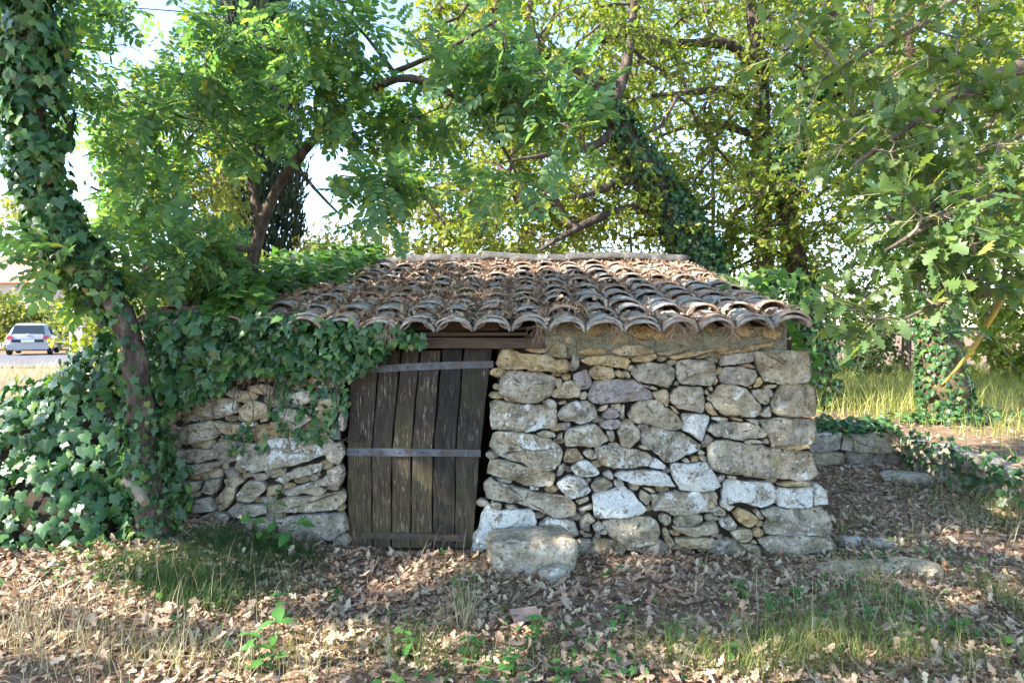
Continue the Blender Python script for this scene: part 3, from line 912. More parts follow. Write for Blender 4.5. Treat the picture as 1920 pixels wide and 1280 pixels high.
def strap(pts, th, mat, rivets):
    m = MB(); n = len(pts); V = []
    for x, ya, yb in pts:
        a = dpx(x, ya); b = dpx(x, yb)
        V += [(a[0], DY - th, a[1]), (b[0], DY - th, b[1]), (b[0], DY - .001, b[1]), (a[0], DY - .001, a[1])]
    i = np.arange(4); j = (i + 1) % 4
    q_ = np.concatenate([np.stack([r*4+i, r*4+j, (r+1)*4+j, (r+1)*4+i], 1) for r in range(n - 1)])
    m.add(np.array(V), q_, [[3, 2, 1, 0], list(range((n-1)*4, n*4))])
    o = link('iron_strap', m.mesh('iron_strap', False), mat, door); o.location = (0, -WD, 0)
    for x, y in rivets:
        a = dpx(x, y); R_ = .009
        me = MB(); an = np.linspace(0, 2*np.pi, 8, endpoint=False)
        ring = [np.stack([np.cos(an) * R_ * s, np.full(8, yy), np.sin(an) * R_ * s], 1) for s, yy in ((1, 0), (.85, -.005), (.4, -.008))]
        VV = np.concatenate(ring + [np.array([[0, -.0085, 0]])])
        i8 = np.arange(8); j8 = (i8 + 1) % 8
        qq = np.concatenate([np.stack([r*8+i8, r*8+j8, (r+1)*8+j8, (r+1)*8+i8], 1) for r in range(2)])
        me.add(VV, qq, np.stack([16 + i8, 16 + j8, np.full(8, 24)], 1))
        rv = link('rivet', me.mesh('rivet'), mat, door); rv.location = (a[0], DY - th - WD, a[1])
strap([(148, 695, 737), (300, 696, 739), (500, 699, 740), (700, 702, 741), (876, 705, 743)], .014, M_IRON, [(202, 714), (337, 718), (432, 718), (552, 719), (670, 721), (808, 722)])
strap([(195, 262, 295), (330, 246, 284), (480, 236, 275), (640, 229, 268), (800, 224, 263), (946, 222, 260)], .014, M_IRON, [(480, 256), (610, 249), (720, 245), (797, 243), (880, 242)])
strap([(230, 1150, 1186), (500, 1158, 1195), (800, 1168, 1204)], .012, M_RUST, [(548, 1178), (668, 1186)])
# hasp plate, staple and rusty chain by the left jamb
m = MB(); a = dpx(84, 570); b = dpx(124, 640)
m.box((min(a[0], b[0]), DY - .075, min(a[1], b[1])), (max(a[0], b[0]), DY - .045, max(a[1], b[1])))
o = link('lock_plate', m.mesh('lock_plate', False), M_IRON, door); o.location = (0, -WD, 0)
chain_pts = [(110, 640), (128, 655), (148, 640), (168, 658), (190, 650), (208, 625), (215, 600), (226, 620), (214, 650)]
for q in range(len(chain_pts) - 1):
    a = np.array([*dpx(*chain_pts[q])]); b = np.array([*dpx(*chain_pts[q + 1])])
    c = (a + b) / 2; dv = b - a; L_ = np.linalg.norm(dv) * .62; dv = dv / np.linalg.norm(dv)
    an = np.linspace(0, 2*np.pi, 13)
    lx, lw = np.cos(an) * L_, np.sin(an) * .009
    flat = q % 2
    P = np.stack([c[0] + lx * dv[0] - (lw * dv[1] if not flat else 0), DY - .035 + (lw if flat else lw * .2), c[1] + lx * dv[1] + (lw * dv[0] if not flat else 0)], 1)
    m = MB().tube(P, .0032, 5, False)
    o = link('chain_link', m.mesh('chain_link'), M_RUST, door); o.location = (0, -WD, 0)

# ------------------------------------------------------------------ roof
EY, RY, Z0, SL = 4.55, 7.62, 1.575, .218
def roof_z(x, y): return Z0 + SL * (y - EY) + .012 * np.sin(x * 1.7 + y) + .010 * np.sin(x * 3.1 - y * 1.3 + 1) - .015 * np.sin((y - EY) / (RY - EY) * np.pi)
m = MB()
xs = np.linspace(WX0 - .1, WX1 - .14, 20); ys = np.linspace(WD + .11, RY + .1, 16)
RX, RYY = np.meshgrid(xs, ys); RZ = roof_z(RX, RYY) - .045
topv = np.stack([RX, RYY, RZ], -1).reshape(-1, 3); nb = len(topv)
iy = (np.arange(15)[:, None] * 20 + np.arange(19)[None]).ravel()
qt = np.stack([iy, iy + 1, iy + 21, iy + 20], 1)
botv = topv - np.array([0, 0, .025])
m.add(np.concatenate([topv, botv]), qt, qt[:, ::-1] + nb)
for edge in (np.arange(20), np.arange(20) + 300, np.arange(16) * 20, np.arange(16) * 20 + 19):
    m.add(np.concatenate([topv[edge], botv[edge]]), np.stack([np.arange(len(edge)-1), np.arange(1, len(edge)), np.arange(1, len(edge)) + len(edge), np.arange(len(edge)-1) + len(edge)], 1))
roof = link('roof', m.mesh('roof', False), M_BEAM, cabin); roof.location = -cabin.location
# back slope so that the roof is closed
m = MB(); zr = Z0 + SL * (RY - EY) - .02
m.add([(WX0 - .1, RY + .1, zr), (WX1 - .14, RY + .1, zr), (WX1 - .14, RY + .6, zr - .11), (WX0 - .1, RY + .6, zr - .11)], [[0, 1, 2, 3]])
o = link('back_slope', m.mesh('back_slope', False), M_TILE, cabin); o.location = -cabin.location
def tile_mesh(w0, w1, h0, h1, L, th, seed, inv=False):
    """half-round clay tile, wide end at y=0 when it covers, at y=L when it is a channel"""
    r = np.random.default_rng(seed); n = 11; ns = 5
    V = []
    ph = r.uniform(0, 6)
    for k in range(ns):
        f = k / (ns - 1); w = w0 + (w1 - w0) * f; h = h0 + (h1 - h0) * f
        an = np.linspace(-.04, np.pi + .04, n)
        for rr in (0, 1):
            ww, hh = w - rr * th, h - rr * th
            x = np.cos(an) * ww * (1 + .02 * np.sin(ph + 3 * an)); z = np.maximum(np.sin(an), -.2) * hh * (1 + .03 * np.sin(ph + f * 3))
            z = np.sign(z) * np.abs(z) ** 1.0
            y = f * L + .006 * np.sin(an * 3 + ph) * (1 if k in (0, ns - 1) else 0)
            V.append(np.stack([x, np.broadcast_to(y, x.shape), -z if inv else z], 1))
    V = np.concatenate(V); q = []
    idx = lambda k, rr, i: (k * 2 + rr) * n + i
    i = np.arange(n - 1)
    for k in range(ns - 1):
        q.append(np.stack([idx(k,0,i), idx(k,0,i+1), idx(k+1,0,i+1), idx(k+1,0,i)], 1))
        q.append(np.stack([idx(k,1,i+1), idx(k,1,i), idx(k+1,1,i), idx(k+1,1,i+1)], 1))
        for e, s_ in ((0, 1), (n - 1, -1)):
            q.append(np.array([[idx(k,0,e), idx(k+1,0,e), idx(k+1,1,e), idx(k,1,e)][::s_]]))
    q.append(np.stack([idx(0,0,i+1), idx(0,0,i), idx(0,1,i), idx(0,1,i+1)], 1))
    q.append(np.stack([idx(ns-1,0,i), idx(ns-1,0,i+1), idx(ns-1,1,i+1), idx(ns-1,1,i)], 1))
    q = np.concatenate(q)
    if inv: q = q[:, ::-1]
    return new_mesh('roof_tile', V, [q], True)
TC = [tile_mesh(.118 + random.uniform(-.008, .008), .082, .082 + random.uniform(-.008, .008), .055, .46, .015, s) for s in range(6)]
TU = [tile_mesh(.085, .108, .062, .075, .46, .013, 20 + s, True) for s in range(3)]
TR = [tile_mesh(.13, .112, .098, .082, .42, .018, 40 + s) for s in range(4)]
M_RIDGE = mat_simple('dark_ridge_tile', [(.3, (.03, .028, .025)), (.5, (.085, .08, .072)), (.62, (.16, .152, .14)), (.75, (.27, .26, .24))], 9, 45, .9, .014, .9, .15)
for me in TC + TU: me.materials.append(M_TILE)
for me in TR: me.materials.append(M_RIDGE)
PIT = .2499
COLS = [1.863 - PIT * k for k in range(18)]
pitch = math.atan(SL)
def put_tile(name, me, x, y, z, rz=0.0, rx=0.0, clay=None, yaw=0.0, ry=0.0):
    o = link(name, me, None, roof)
    o.location = (x, y, z); o.rotation_euler = (pitch + rx, ry, rz)
    c = random.choice([0, 0, 0, .1, .2, .35, .5, .8]) if clay is None else clay
    o.color = (c, random.random(), random.random(), 1)
NR = 10; EXP = (RY - EY - .10) / NR
for ci, cx in enumerate(COLS):
    drift = random.uniform(-.012, .012)
    for r in range(NR):
        y = EY + r * EXP + (random.uniform(-.06, .05) if r else random.uniform(-.02, .02))
        x = cx + drift * math.sin(r) + random.uniform(-.009, .009)
        band = .75 if (r in (2, 3) and cx < .3) else None  # warmer clay tint puts a sunlit band into the tile colour
        put_tile('roof_tile', random.choice(TC), x, y, roof_z(x, y) + (.030 if r else .012) + random.uniform(0, .012), random.uniform(-.06, .06), random.uniform(-.085, -.045), band if random.random() < .5 else None, 0, random.uniform(-.09, .09))
    put_tile('roof_tile', random.choice(TC), cx + .004, EY - .03, roof_z(cx, EY) - .008, random.uniform(-.02, .02), .02, .1)
    for r in range(NR):
        y = EY + .02 + r * EXP + random.uniform(-.02, .02); x = cx + PIT / 2
        if ci == 0: continue
        put_tile('channel_tile', random.choice(TU), x, y, roof_z(x, y) + .058, 0, .02)
xr = WX0 - .05
while xr < 1.60:
    o = link('ridge_tile', random.choice(TR), None, roof)
    o.location = (xr, RY + .05, roof_z(xr, RY) + .072 + random.uniform(-.012, .012)); o.rotation_euler = (random.uniform(-.05, .02), random.uniform(-.06, .06), -math.pi / 2 + random.uniform(-.05, .05)); o.color = (.05, 0, 0, 1)
    xr += .315
# mortar bedding under the ridge
m = MB(); m.box((WX0 - .05, RY - .045, zr - .12), (1.93, RY + .12, zr + .085))
o = link('ridge_mortar', m.mesh('ridge_mortar', False), M_MORTAR, cabin); o.location = -cabin.location

# ------------------------------------------------------------------ dry litter caught on the roof
n = 27000
cx = np.array(COLS)[rng.integers(0, len(COLS), n)] + PIT / 2 + rng.normal(size=n) * .05
ly = EY + rng.uniform(-.0, 1.0, n) ** .9 * (RY - EY - .05)
dens = .45 + .75 * fbm(np.stack([cx, ly, ly * 0], 1), 1.6, 3)
keep = (rng.random(n) < np.clip(dens * 1.3, .08, 1)) & (cx < WX1 - .1)
cx, ly = cx[keep], ly[keep]; n = len(cx)
off = np.abs(((cx - COLS[0] + PIT / 2 + 10 * PIT) % PIT) - 0)
dd = np.minimum(off, PIT - off)           # distance from a channel's middle
lz = roof_z(cx, ly) + .040 + .062 * (dd / .125) ** 2 + rng.uniform(0, .035, n)
ax = rand_unit(n) * np.array([1, 1, .35]); nm = unit(np.array([0, -.2, 1.0]) + rng.normal(size=(n, 3)) * .45)
V, Fs = place(T_LIT, np.stack([cx, ly, lz], 1), frames(ax, nm), rng.uniform(.03, .065, n))
link('roof_leaf_litter', new_mesh('roof_leaf_litter', V, Fs), M_LITR, kind='stuff', label='dry brown leaves caught between the roof tiles')
# twigs and pine needles among the leaves, hanging over the eave in tangles
n = 6000
k0 = rng.integers(0, len(COLS), n)
cx = np.array(COLS)[k0] + PIT / 2 + rng.normal(size=n) * .05; ly = EY + .03 + rng.uniform(0, 1, n) * (RY - EY - .1)
cz = roof_z(cx, ly) + rng.uniform(.05, .10, n)
dr = rand_unit(n) * np.array([1, 1, .3])
hang_x = [(1150 - CX) * EY / F, (1268 - CX) * EY / F, (1010 - CX) * EY / F, (1370 - CX) * EY / F, (730 - CX) * EY / F, (1290 - CX) * EY / F]
hx = np.repeat(hang_x, 90); hn = len(hx)
cx = np.concatenate([cx, hx + rng.normal(size=hn) * .03]); ly = np.concatenate([ly, EY - .02 - rng.random(hn) * .05]); cz = np.concatenate([cz, 1.57 - rng.random(hn) * .10 + .05])
dr = np.concatenate([dr, unit(rng.normal(size=(hn, 3)) * np.array([.5, .35, .3]) + np.array([0, -.1, -.75]))])
T_NEEDLE = [(np.array([(-.012, 0, 0), (.012, 0, 0), (.010, .5, .05), (-.010, .5, .05), (-.004, 1, -.03), (.004, 1, -.03)]), [np.array([[0, 1, 2, 3], [3, 2, 5, 4]])])]
V, Fs = place(T_NEEDLE, np.stack([cx, ly, cz], 1), frames(dr, rand_unit(len(cx))), rng.uniform(.04, .11, len(cx)))
link('roof_needle_litter', new_mesh('roof_needle_litter', V, Fs), M_LITR, kind='stuff', label='pine needles and twigs tangled on the roof and eave')
# ------------------------------------------------------------------ tree growing
def edges_mesh(P0, P1, r0, r1, sides=4, bow=.06):
    """all branch pieces of one plant at once: each a bent, tapering stick"""
    P0, P1 = np.asarray(P0), np.asarray(P1); E = len(P0)
    T = P1 - P0; L = np.linalg.norm(T, axis=1, keepdims=True) + 1e-9
    ref = np.where(np.abs(T[:, 2:3] / L) < .9, np.array([[0, 0, 1.0]]), np.array([[1.0, 0, 0]]))
    A = unit(np.cross(T, ref)); B = unit(np.cross(T, A))
    mid = (P0 + P1) / 2 + rng.normal(size=(E, 1)) * bow * L * A + rng.normal(size=(E, 1)) * bow * L * B
    an = np.linspace(0, 2 * np.pi, sides, endpoint=False)
    off = np.cos(an)[None, :, None] * A[:, None] + np.sin(an)[None, :, None] * B[:, None]
    V = np.stack([c[:, None] + r[:, None, None] * off for c, r in ((P0, r0), (mid, (r0 + r1) / 2), (P1, r1))], 1)
    i = np.arange(sides); j = (i + 1) % sides
    q = np.concatenate([np.stack([k*sides+i, (k)*sides+j, (k+1)*sides+j, (k+1)*sides+i], 1) for k in (0, 1)])
    Q = (q[None] + (np.arange(E) * 3 * sides)[:, None, None]).reshape(-1, 4)
    return V.reshape(-1, 3), Q

def polyline(pts, step=.18):
    P = np.asarray(pts, float); seg = np.linalg.norm(np.diff(P[:, :3], axis=0), axis=1); L = np.concatenate([[0], np.cumsum(seg)])
    n = max(int(L[-1] / step), 2); t_ = np.linspace(0, L[-1], n + 1)
    Q = np.stack([np.interp(t_, L, P[:, k]) for k in range(P.shape[1])], 1)
    for _ in range(3): Q[1:-1] = .5 * Q[1:-1] + .25 * (Q[:-2] + Q[2:])
    return Q

def limb_mesh(mb, Q, sides=10, rough=.12):
    P, R = Q[:, :3], Q[:, 3]
    R = R * (1 + rough * np.sin(np.arange(len(R)) * 1.9 + R * 40))
    mb.tube(P, R, sides)

def ellipsoid_pts(n, c, r, hollow=.35):
    u = rand_unit(n); s = (hollow + (1 - hollow) * rng.random(n)) ** (1 / 2.2)
    return np.asarray(c) + u * s[:, None] * np.asarray(r)

def grow_tree(limbs, clouds, leaf_t, leaf_size, per_twig=5, twigs=7, twig_len=.28, r_tip=.004, droop=.25, up=.9, sides=4, jit=.4, flat=.8):
    """limbs: (x,y,z,r) polylines of the bole and main limbs; clouds: (centre, radii, nodes).
    Crown nodes join the nearest wood, so boughs fork toward the foliage; twigs carry the leaves."""
    nodes, rad = [], []
    for L in limbs:
        nodes.append(L[:, :3]); rad.append(L[:, 3])
    nodes = np.concatenate(nodes); n0 = len(nodes)
    tg = np.concatenate([ellipsoid_pts(k, c, r) for c, r, k in clouds])
    d0 = np.min(np.linalg.norm(tg[:, None] - nodes[None], axis=2), axis=1)
    tg = tg[np.argsort(d0)]
    N = np.zeros((n0 + 3 * len(tg) + 5, 3)); N[:n0] = nodes; cnt = n0
    par = np.full(len(N), -1); weight = np.zeros(len(N)); leafy = []
    for t_ in tg:
        d = np.linalg.norm(N[:cnt] - t_, axis=1); j = int(np.argmin(d))
        if d[j] > .6:
            f1 = N[j] + (t_ - N[j]) * .45 + rng.normal(size=3) * .07 * d[j]
            N[cnt] = f1; par[cnt] = j; j = cnt; cnt += 1
        N[cnt] = t_; par[cnt] = j; leafy.append(cnt); cnt += 1
    weight[leafy] = 1
    for k in range(cnt - 1, n0 - 1, -1):
        if par[k] >= 0: weight[par[k]] += weight[k]
    k = np.arange(n0, cnt)
    rr = r_tip * np.maximum(weight[:cnt], 1) ** .52
    rp = np.minimum(rr[par[k]], np.where(par[k] < n0, rr[k] * 1.25, 1e9))
    wood = [edges_mesh(N[par[k]], N[k], rp, rr[k], 6 if sides > 3 else 4)]
    # twigs
    lf = np.repeat(np.array(leafy), twigs)
    base = N[lf]; dirs = unit(rand_unit(len(lf)) * np.array([1, 1, flat]) + .35 * unit(N[lf] - N[par[lf]]))
    tl = twig_len * rng.uniform(.5, 1.25, len(lf))
    tip = base + dirs * tl[:, None] + np.array([0, 0, -droop]) * (tl ** 1.0)[:, None]
    wood.append(edges_mesh(base, tip, np.full(len(lf), r_tip * .75), np.full(len(lf), r_tip * .3), 3))
    m = per_twig
    tt = np.tile(np.linspace(.25, 1.0, m), len(lf)) + rng.uniform(-.06, .06, m * len(lf))
    B = np.repeat(base, m, 0); Tp = np.repeat(tip, m, 0); Dr = np.repeat(dirs, m, 0)
    pos = B + (Tp - B) * tt[:, None]
    ax = unit(rand_unit(len(pos)) * .9 + Dr * .7 + np.array([0, 0, -droop]))
    nm = unit(np.array([0, 0, up]) + rng.normal(size=(len(pos), 3)) * jit)
    sc = leaf_size * rng.uniform(.65, 1.2, len(pos))
    mbw = MB()
    for V, Q in wood: mbw.add(V, Q)
    return mbw, (pos, ax, nm, sc, leaf_t)

def leaf_mesh(name, L):
    pos, ax, nm, sc, tpl = L
    V, Fs = place(tpl, pos, frames(ax, nm), sc)
    return new_mesh(name, V, Fs, True)

def make_tree(name, label, limbs, clouds, leaf_t, leaf_size, leaf_m, bark=None, twig=None, group=None, cat='tree', **kw):
    base = limbs[0][0][:3]
    t_ = thing(name, label, cat, tuple(base), group)
    mb = MB()
    for L in limbs: limb_mesh(mb, L, 12 if L[0, 3] > .05 else 7)
    o = link('trunk', mb.mesh('trunk'), bark or M_BARK, t_); o.location = -np.array(base)
    if clouds:
        w, L = grow_tree(limbs, clouds, leaf_t, leaf_size, **kw)
        o = link('branches', w.mesh('branches'), twig or M_TWIG_D, t_); o.location = -np.array(base); o['kind'] = 'stuff'
        o = link('crown', leaf_mesh('crown', L), leaf_m, t_); o.location = -np.array(base)
    return t_

def PL(pts, step=.18):
    """(px, py, depth, radius in m) list -> smooth world polyline"""
    return polyline([[*W(a, b, d), r] for a, b, d, r in pts], step)
def CL(px, py, d, rx, ry, rd, n):
    return (W(px, py, d), (rx * d / F, rd, ry * d / F), n)

def ivy_on(Q, per_m2, thick, size, t0=0, t1=1, rs=None):
    """ivy leaves round a bole: positions, outward normals, hanging axes"""
    P, R = Q[:, :3], Q[:, 3]
    seg = np.linalg.norm(np.diff(P, axis=0), axis=1); L = np.concatenate([[0], np.cumsum(seg)])
    n = int(L[-1] * (t1 - t0) * per_m2 * 2 * np.pi * (R.mean() + thick * .5))
    s = rng.uniform(t0, t1, n) * L[-1]
    c = np.stack([np.interp(s, L, P[:, k]) for k in range(3)], 1); r = np.interp(s, L, R)
    T = unit(np.stack([np.interp(s, L, np.gradient(P[:, k])) for k in range(3)], 1))
    u = rand_unit(n); u = unit(u - (u * T).sum(1, keepdims=True) * T)
    dep = rng.random(n) ** .7 * thick * (.65 + .35 * fbm(c + u * .3, 2.5, 2))
    pos = c + u * (r + .015 + np.maximum(dep, 0))[:, None]
    nm = unit(u + rng.normal(size=(n, 3)) * .35 + np.array([0, 0, .35]))
    ax = unit(np.array([0, 0, -1.0]) + rng.normal(size=(n, 3)) * .5)
    return pos, ax, nm, size * rng.uniform(.5, 1.15, n), T_IVY

def join_leaves(*Ls):
    return tuple(np.concatenate([L[k] for L in Ls]) for k in range(4)) + (Ls[0][4],)

def split_leaves(L, parent, base, leaf_name, rest_name, mat, n_single, score, rest_label=None):
    """the leaves that show largest become objects, the others one mesh"""
    pos, ax, nm, sc, tpl = L
    order = np.argsort(-score); a, b = order[:n_single], order[n_single:]
    fr = frames(ax, nm)
    mes = []
    for v, f in tpl:
        me = new_mesh(leaf_name, v, f); me.materials.append(mat); mes.append(me)
    for k in a:
        o = link(leaf_name, random.choice(mes), None, parent)
        M = Matrix.Identity(4)
        R_ = fr[k] * sc[k]
        for i in range(3):
            for j in range(3): M[i][j] = R_[i, j]
            M[i][3] = pos[k][i] - base[i]
        o.matrix_local = M
    if len(b):
        o = link(rest_name, leaf_mesh(rest_name, (pos[b], ax[b], nm[b], sc[b], tpl)), mat, parent); o.location = -np.asarray(base, float); o['kind'] = 'stuff'

EYE = np.array([0, 0, CH])
def show_score(L):
    pos, ax, nm, sc, _ = L
    v = EYE - pos; d = np.linalg.norm(v, axis=1)
    px = CX + pos[:, 0] / pos[:, 1] * F; py = HY - (pos[:, 2] - CH) / pos[:, 1] * F
    inside = (px > 5) & (px < 1915) & (py > 5) & (py < 1275)
    return sc / d * np.abs((frames(ax, nm)[:, :, 2] * v).sum(1) / d) * inside

# ------------------------------------------------------------------ far setting on the left: road, house, post, parked car
m = MB()
zr_ = float(ground_h(-20, 26))
xs = np.linspace(-60, 4, 60); c0 = 25 + .05 * (xs + 20); 
V = np.concatenate([np.stack([xs, c0 - 2.2, np.full(60, 0.0)], 1), np.stack([xs, c0 + 9.0, np.full(60, 0.0)], 1)])
V[:, 2] = ground_h(V[:, 0], V[:, 1]) + .05
m.add(V, np.stack([np.arange(59), np.arange(1, 60), np.arange(1, 60) + 60, np.arange(59) + 60], 1))
M_ROAD = mat_simple('pale_gravel_road', [(.3, (.075, .072, .078)), (.55, (.13, .125, .135)), (.75, (.19, .18, .19))], 1.5, 40, .4, .01, .95, .2, None, False)
link('road', m.mesh('road', False), M_ROAD, kind='structure', label='pale road beyond the shrubs')

M_CARP = NT('silver_car_paint').finish((.30, .30, .32), .3, .5); MATS['silver_car_paint'].node_tree.nodes['Principled BSDF'].inputs['Coat Weight'].default_value = .6
M_GLASS = NT('dark_car_glass').finish((.02, .025, .03), .08, .8)
M_RED = NT('tail_light_red').finish((.45, .02, .03), .2, .6)
M_TYRE = NT('tyre_rubber').finish((.02, .02, .02), .8, .3)
M_RIM = NT('wheel_metal').finish((.4, .4, .42), .35, .6)
M_PLATE = NT('plate_white').finish((.75, .75, .75), .5, .4)
M_BLK = NT('black_plastic').finish((.025, .025, .028), .6, .4)
cd = 32.0; cw = W(52, 671, cd); cg = float(ground_h(cw[0], cd)) + .05
car = thing('parked_car', 'small silver hatchback car seen from behind on the pale road', 'car', (cw[0], cd, cg))
car.rotation_euler = (0, 0, math.radians(27))
# cross-sections along the length (y from tail): half width, sill z, belt z, roof z, roof half width
secs = [(0.0, .70, .38, .62, .66, .60), (.05, .84, .28, .86, .92, .74), (.22, .87, .24, .92, 1.10, .66), (.55, .88, .20, .93, 1.42, .60), (1.1, .89, .20, .93, 1.50, .62), (2.0, .89, .20, .92, 1.47, .62), (2.7, .88, .20, .92, 1.12, .62), (3.0, .87, .20, .90, .96, .68), (3.5, .80, .26, .78, .80, .62), (3.62, .66, .36, .62, .64, .5)]
rings = []
for y, w_, z0_, zb, zt_, rw in secs:
    half = [(w_ * .86, z0_), (w_, z0_ + .12), (w_, zb - .1), (w_ * .975, zb), ((w_ + rw) / 2, (zb + zt_) / 2), (rw, zt_ - .04), (rw * .8, zt_)]
    ring = [(x, y, z) for x, z in half] + [(-x, y, z) for x, z in half[::-1]]
    rings.append(ring)
V = np.array(rings).reshape(-1, 3); k_ = len(rings[0]); i = np.arange(k_); j = (i + 1) % k_
q = np.concatenate([np.stack([r*k_+i, (r+1)*k_+i, (r+1)*k_+j, r*k_+j], 1) for r in range(len(secs) - 1)])
m = MB(); m.add(V, q, [list(range(k_)), list(range((len(secs)-1)*k_, len(secs)*k_))[::-1]])
body = link('body', m.mesh('body'), M_CARP, car)
def panel(name, pts, mat, parent=car, th=.02):
    P = np.array(pts, float); nrm = unit(np.cross(P[1] - P[0], P[2] - P[0])); n = len(P)
    mm = MB(); i = np.arange(n); j = (i + 1) % n
    mm.add(np.concatenate([P, P - nrm * th]), [list(range(n))], [list(range(n, 2 * n))[::-1]], np.stack([i, i + n, j + n, j], 1))
    return link(name, mm.mesh(name, False), mat, parent)
panel('rear_window', [(-.66, .075, .94), (.66, .075, .94), (.58, .44, 1.38), (.54, .47, 1.40), (-.54, .47, 1.40), (-.58, .44, 1.38)], M_GLASS)
for s in (-1, 1):
    panel('tail_light', [(s * .60, .0, .74), (s * .83, .03, .74), (s * .83, .06, .90), (s * .72, .045, .93), (s * .60, .03, .90)][::s], M_RED)
    P_ = [(s * .90, .75, .98), (s * .90, 2.5, .98), (s * .735, 1.9, 1.38), (s * .725, .9, 1.38)]
    panel('side_window', P_[::-s], M_GLASS)
    for y in (.62, 2.85):
        mm = MB(); an = np.linspace(0, 2 * np.pi, 20, endpoint=False)
        prof = [(.20, -.09), (.28, -.10), (.31, -.06), (.31, .06), (.28, .10), (.20, .09)]
        ring = np.concatenate([np.stack([np.full(20, xo), np.cos(an) * rr_, np.sin(an) * rr_], 1) for rr_, xo in prof])
        i = np.arange(20); j = (i + 1) % 20
        mm.add(ring, np.concatenate([np.stack([r*20+i, r*20+j, (r+1)*20+j, (r+1)*20+i], 1) for r in range(5)]))
        wh = link('wheel', mm.mesh('wheel'), M_TYRE, car); wh.location = (s * .80, y, .31)
        mm = MB(); mm.add(np.concatenate([ring[:20], ring[-20:]]) * np.array([.8, 1, 1]), np.stack([i, j, j + 20, i + 20], 1), [list(range(20))[::-1]], [list(range(20, 40))])
        link('rim', mm.mesh('rim', False), M_RIM, wh)
    mm = MB(); mm.box((.88 if s > 0 else -1.06, 2.35, .92), (1.06 if s > 0 else -.88, 2.5, 1.06)); link('wing_mirror', mm.mesh('wing_mirror', False), M_BLK, car)
mm = MB(); mm.box((-.80, -.035, .26), (.80, .12, .50)); link('bumper', mm.mesh('bumper', False), M_CARP, car)
mm = MB(); mm.box((-.62, -.02, .60), (.62, .0, .735)); pl_ = link('plate_recess', mm.mesh('plate_recess', False), M_BLK, car)
mm = MB(); mm.box((-.26, -.03, .612), (.26, -.021, .722)); link('number_plate', mm.mesh('number_plate', False), M_PLATE, car)
mm = MB().tube([(0.02, .06, .99), (.2, .10, 1.03), (.52, .11, 1.05)], .012, 5); link('wiper', mm.mesh('wiper'), M_BLK, car)
an = np.linspace(0, 2*np.pi, 5); mm = MB().tube(np.stack([np.cos(an) * .05, np.full(5, .045), .955 + np.sin(an) * .065], 1), .014, 5, False); link('badge', mm.mesh('badge'), M_RIM, car)

M_WALLP = mat_simple('pink_render', [(.3, (.50, .40, .33)), (.7, (.66, .55, .47))], 2, 30, .2, .01, .9, .2)
M_RTILE = mat_simple('red_roof_tiles', [(.3, (.30, .14, .09)), (.7, (.52, .30, .21))], 3, 30, .5, .03, .9, .2)
M_POSTW = mat_simple('white_painted_post', [(.3, (.60, .60, .60)), (.7, (.78, .78, .78))], 3, 30, .2, .01, .8, .2)
hx0 = W(-60, 600, 46)[0]; hx1 = W(66, 600, 46)[0]
house = thing('house', 'pink rendered house with a red tiled roof behind the leaves', 'house', ((hx0 + hx1) / 2 - 3, 48, -.1))
mm = MB(); mm.box((-8, -2, 0), (6.0, 5, 4.6)); link('house_wall', mm.mesh('house_wall', False), M_WALLP, house)
mm = MB(); 
mm.add([(-8.4, -2.5, 4.55), (6.4, -2.5, 4.55), (6.4, 1.5, 6.7), (-8.4, 1.5, 6.7), (-8.4, 5.5, 4.55), (6.4, 5.5, 4.55)], [[0, 1, 2, 3], [3, 2, 5, 4]], [[0, 3, 4], [1, 5, 2]])
link('house_roof', mm.mesh('house_roof', False), M_RTILE, house)
for x in (1.2, 4.2):
    mm = MB(); mm.box((x - .55, -2.06, 1.1), (x + .55, -2.0, 2.6)); wdw = link('window', mm.mesh('window', False), M_POSTW, house)
    mm = MB(); mm.box((x - .45, -2.08, 1.2), (x + .45, -2.063, 2.5)); link('pane', mm.mesh('pane', False), M_GLASS, wdw)
gp = W(149, 612, 24)
post = thing('gate_post', 'white gate post half hidden behind the ivy mound', 'post', (gp[0], 24, float(ground_h(gp[0], 24))))
mm = MB(); mm.box((-.22, -.22, -.1), (.22, .22, 2.25)); link('post_shaft', mm.mesh('post_shaft', False), M_POSTW, post)
mm = MB(); mm.add([(-.28, -.28, 2.25), (.28, -.28, 2.25), (.28, .28, 2.25), (-.28, .28, 2.25), (-.28, -.28, 2.33), (.28, -.28, 2.33), (.28, .28, 2.33), (-.28, .28, 2.33), (0, 0, 2.5)], [[0,1,5,4],[1,2,6,5],[2,3,7,6],[3,0,4,7]], [[4,5,8],[5,6,8],[6,7,8],[7,4,8]]); link('post_cap', mm.mesh('post_cap', False), M_POSTW, post)
gw = thing('garden_wall', 'ochre garden wall beside the white gate post', 'wall', (gp[0] + 1.6, 24.1, 0))
mm = MB(); mm.box((-1.35, -.1, -.1), (1.6, .1, 2.0)); link('wall_panel', mm.mesh('wall_panel', False), mat_simple('ochre_render', [(.3, (.50, .36, .22)), (.7, (.62, .47, .31))], 2, 30, .2, .01, .9, .2), gw)
mm = MB(); mm.box((-1.36, -.14, 2.0), (1.64, .14, 2.06)); link('coping', mm.mesh('coping', False), M_RTILE, gw)

# ------------------------------------------------------------------ trees
def gz(x, y): return float(ground_h(x, y))
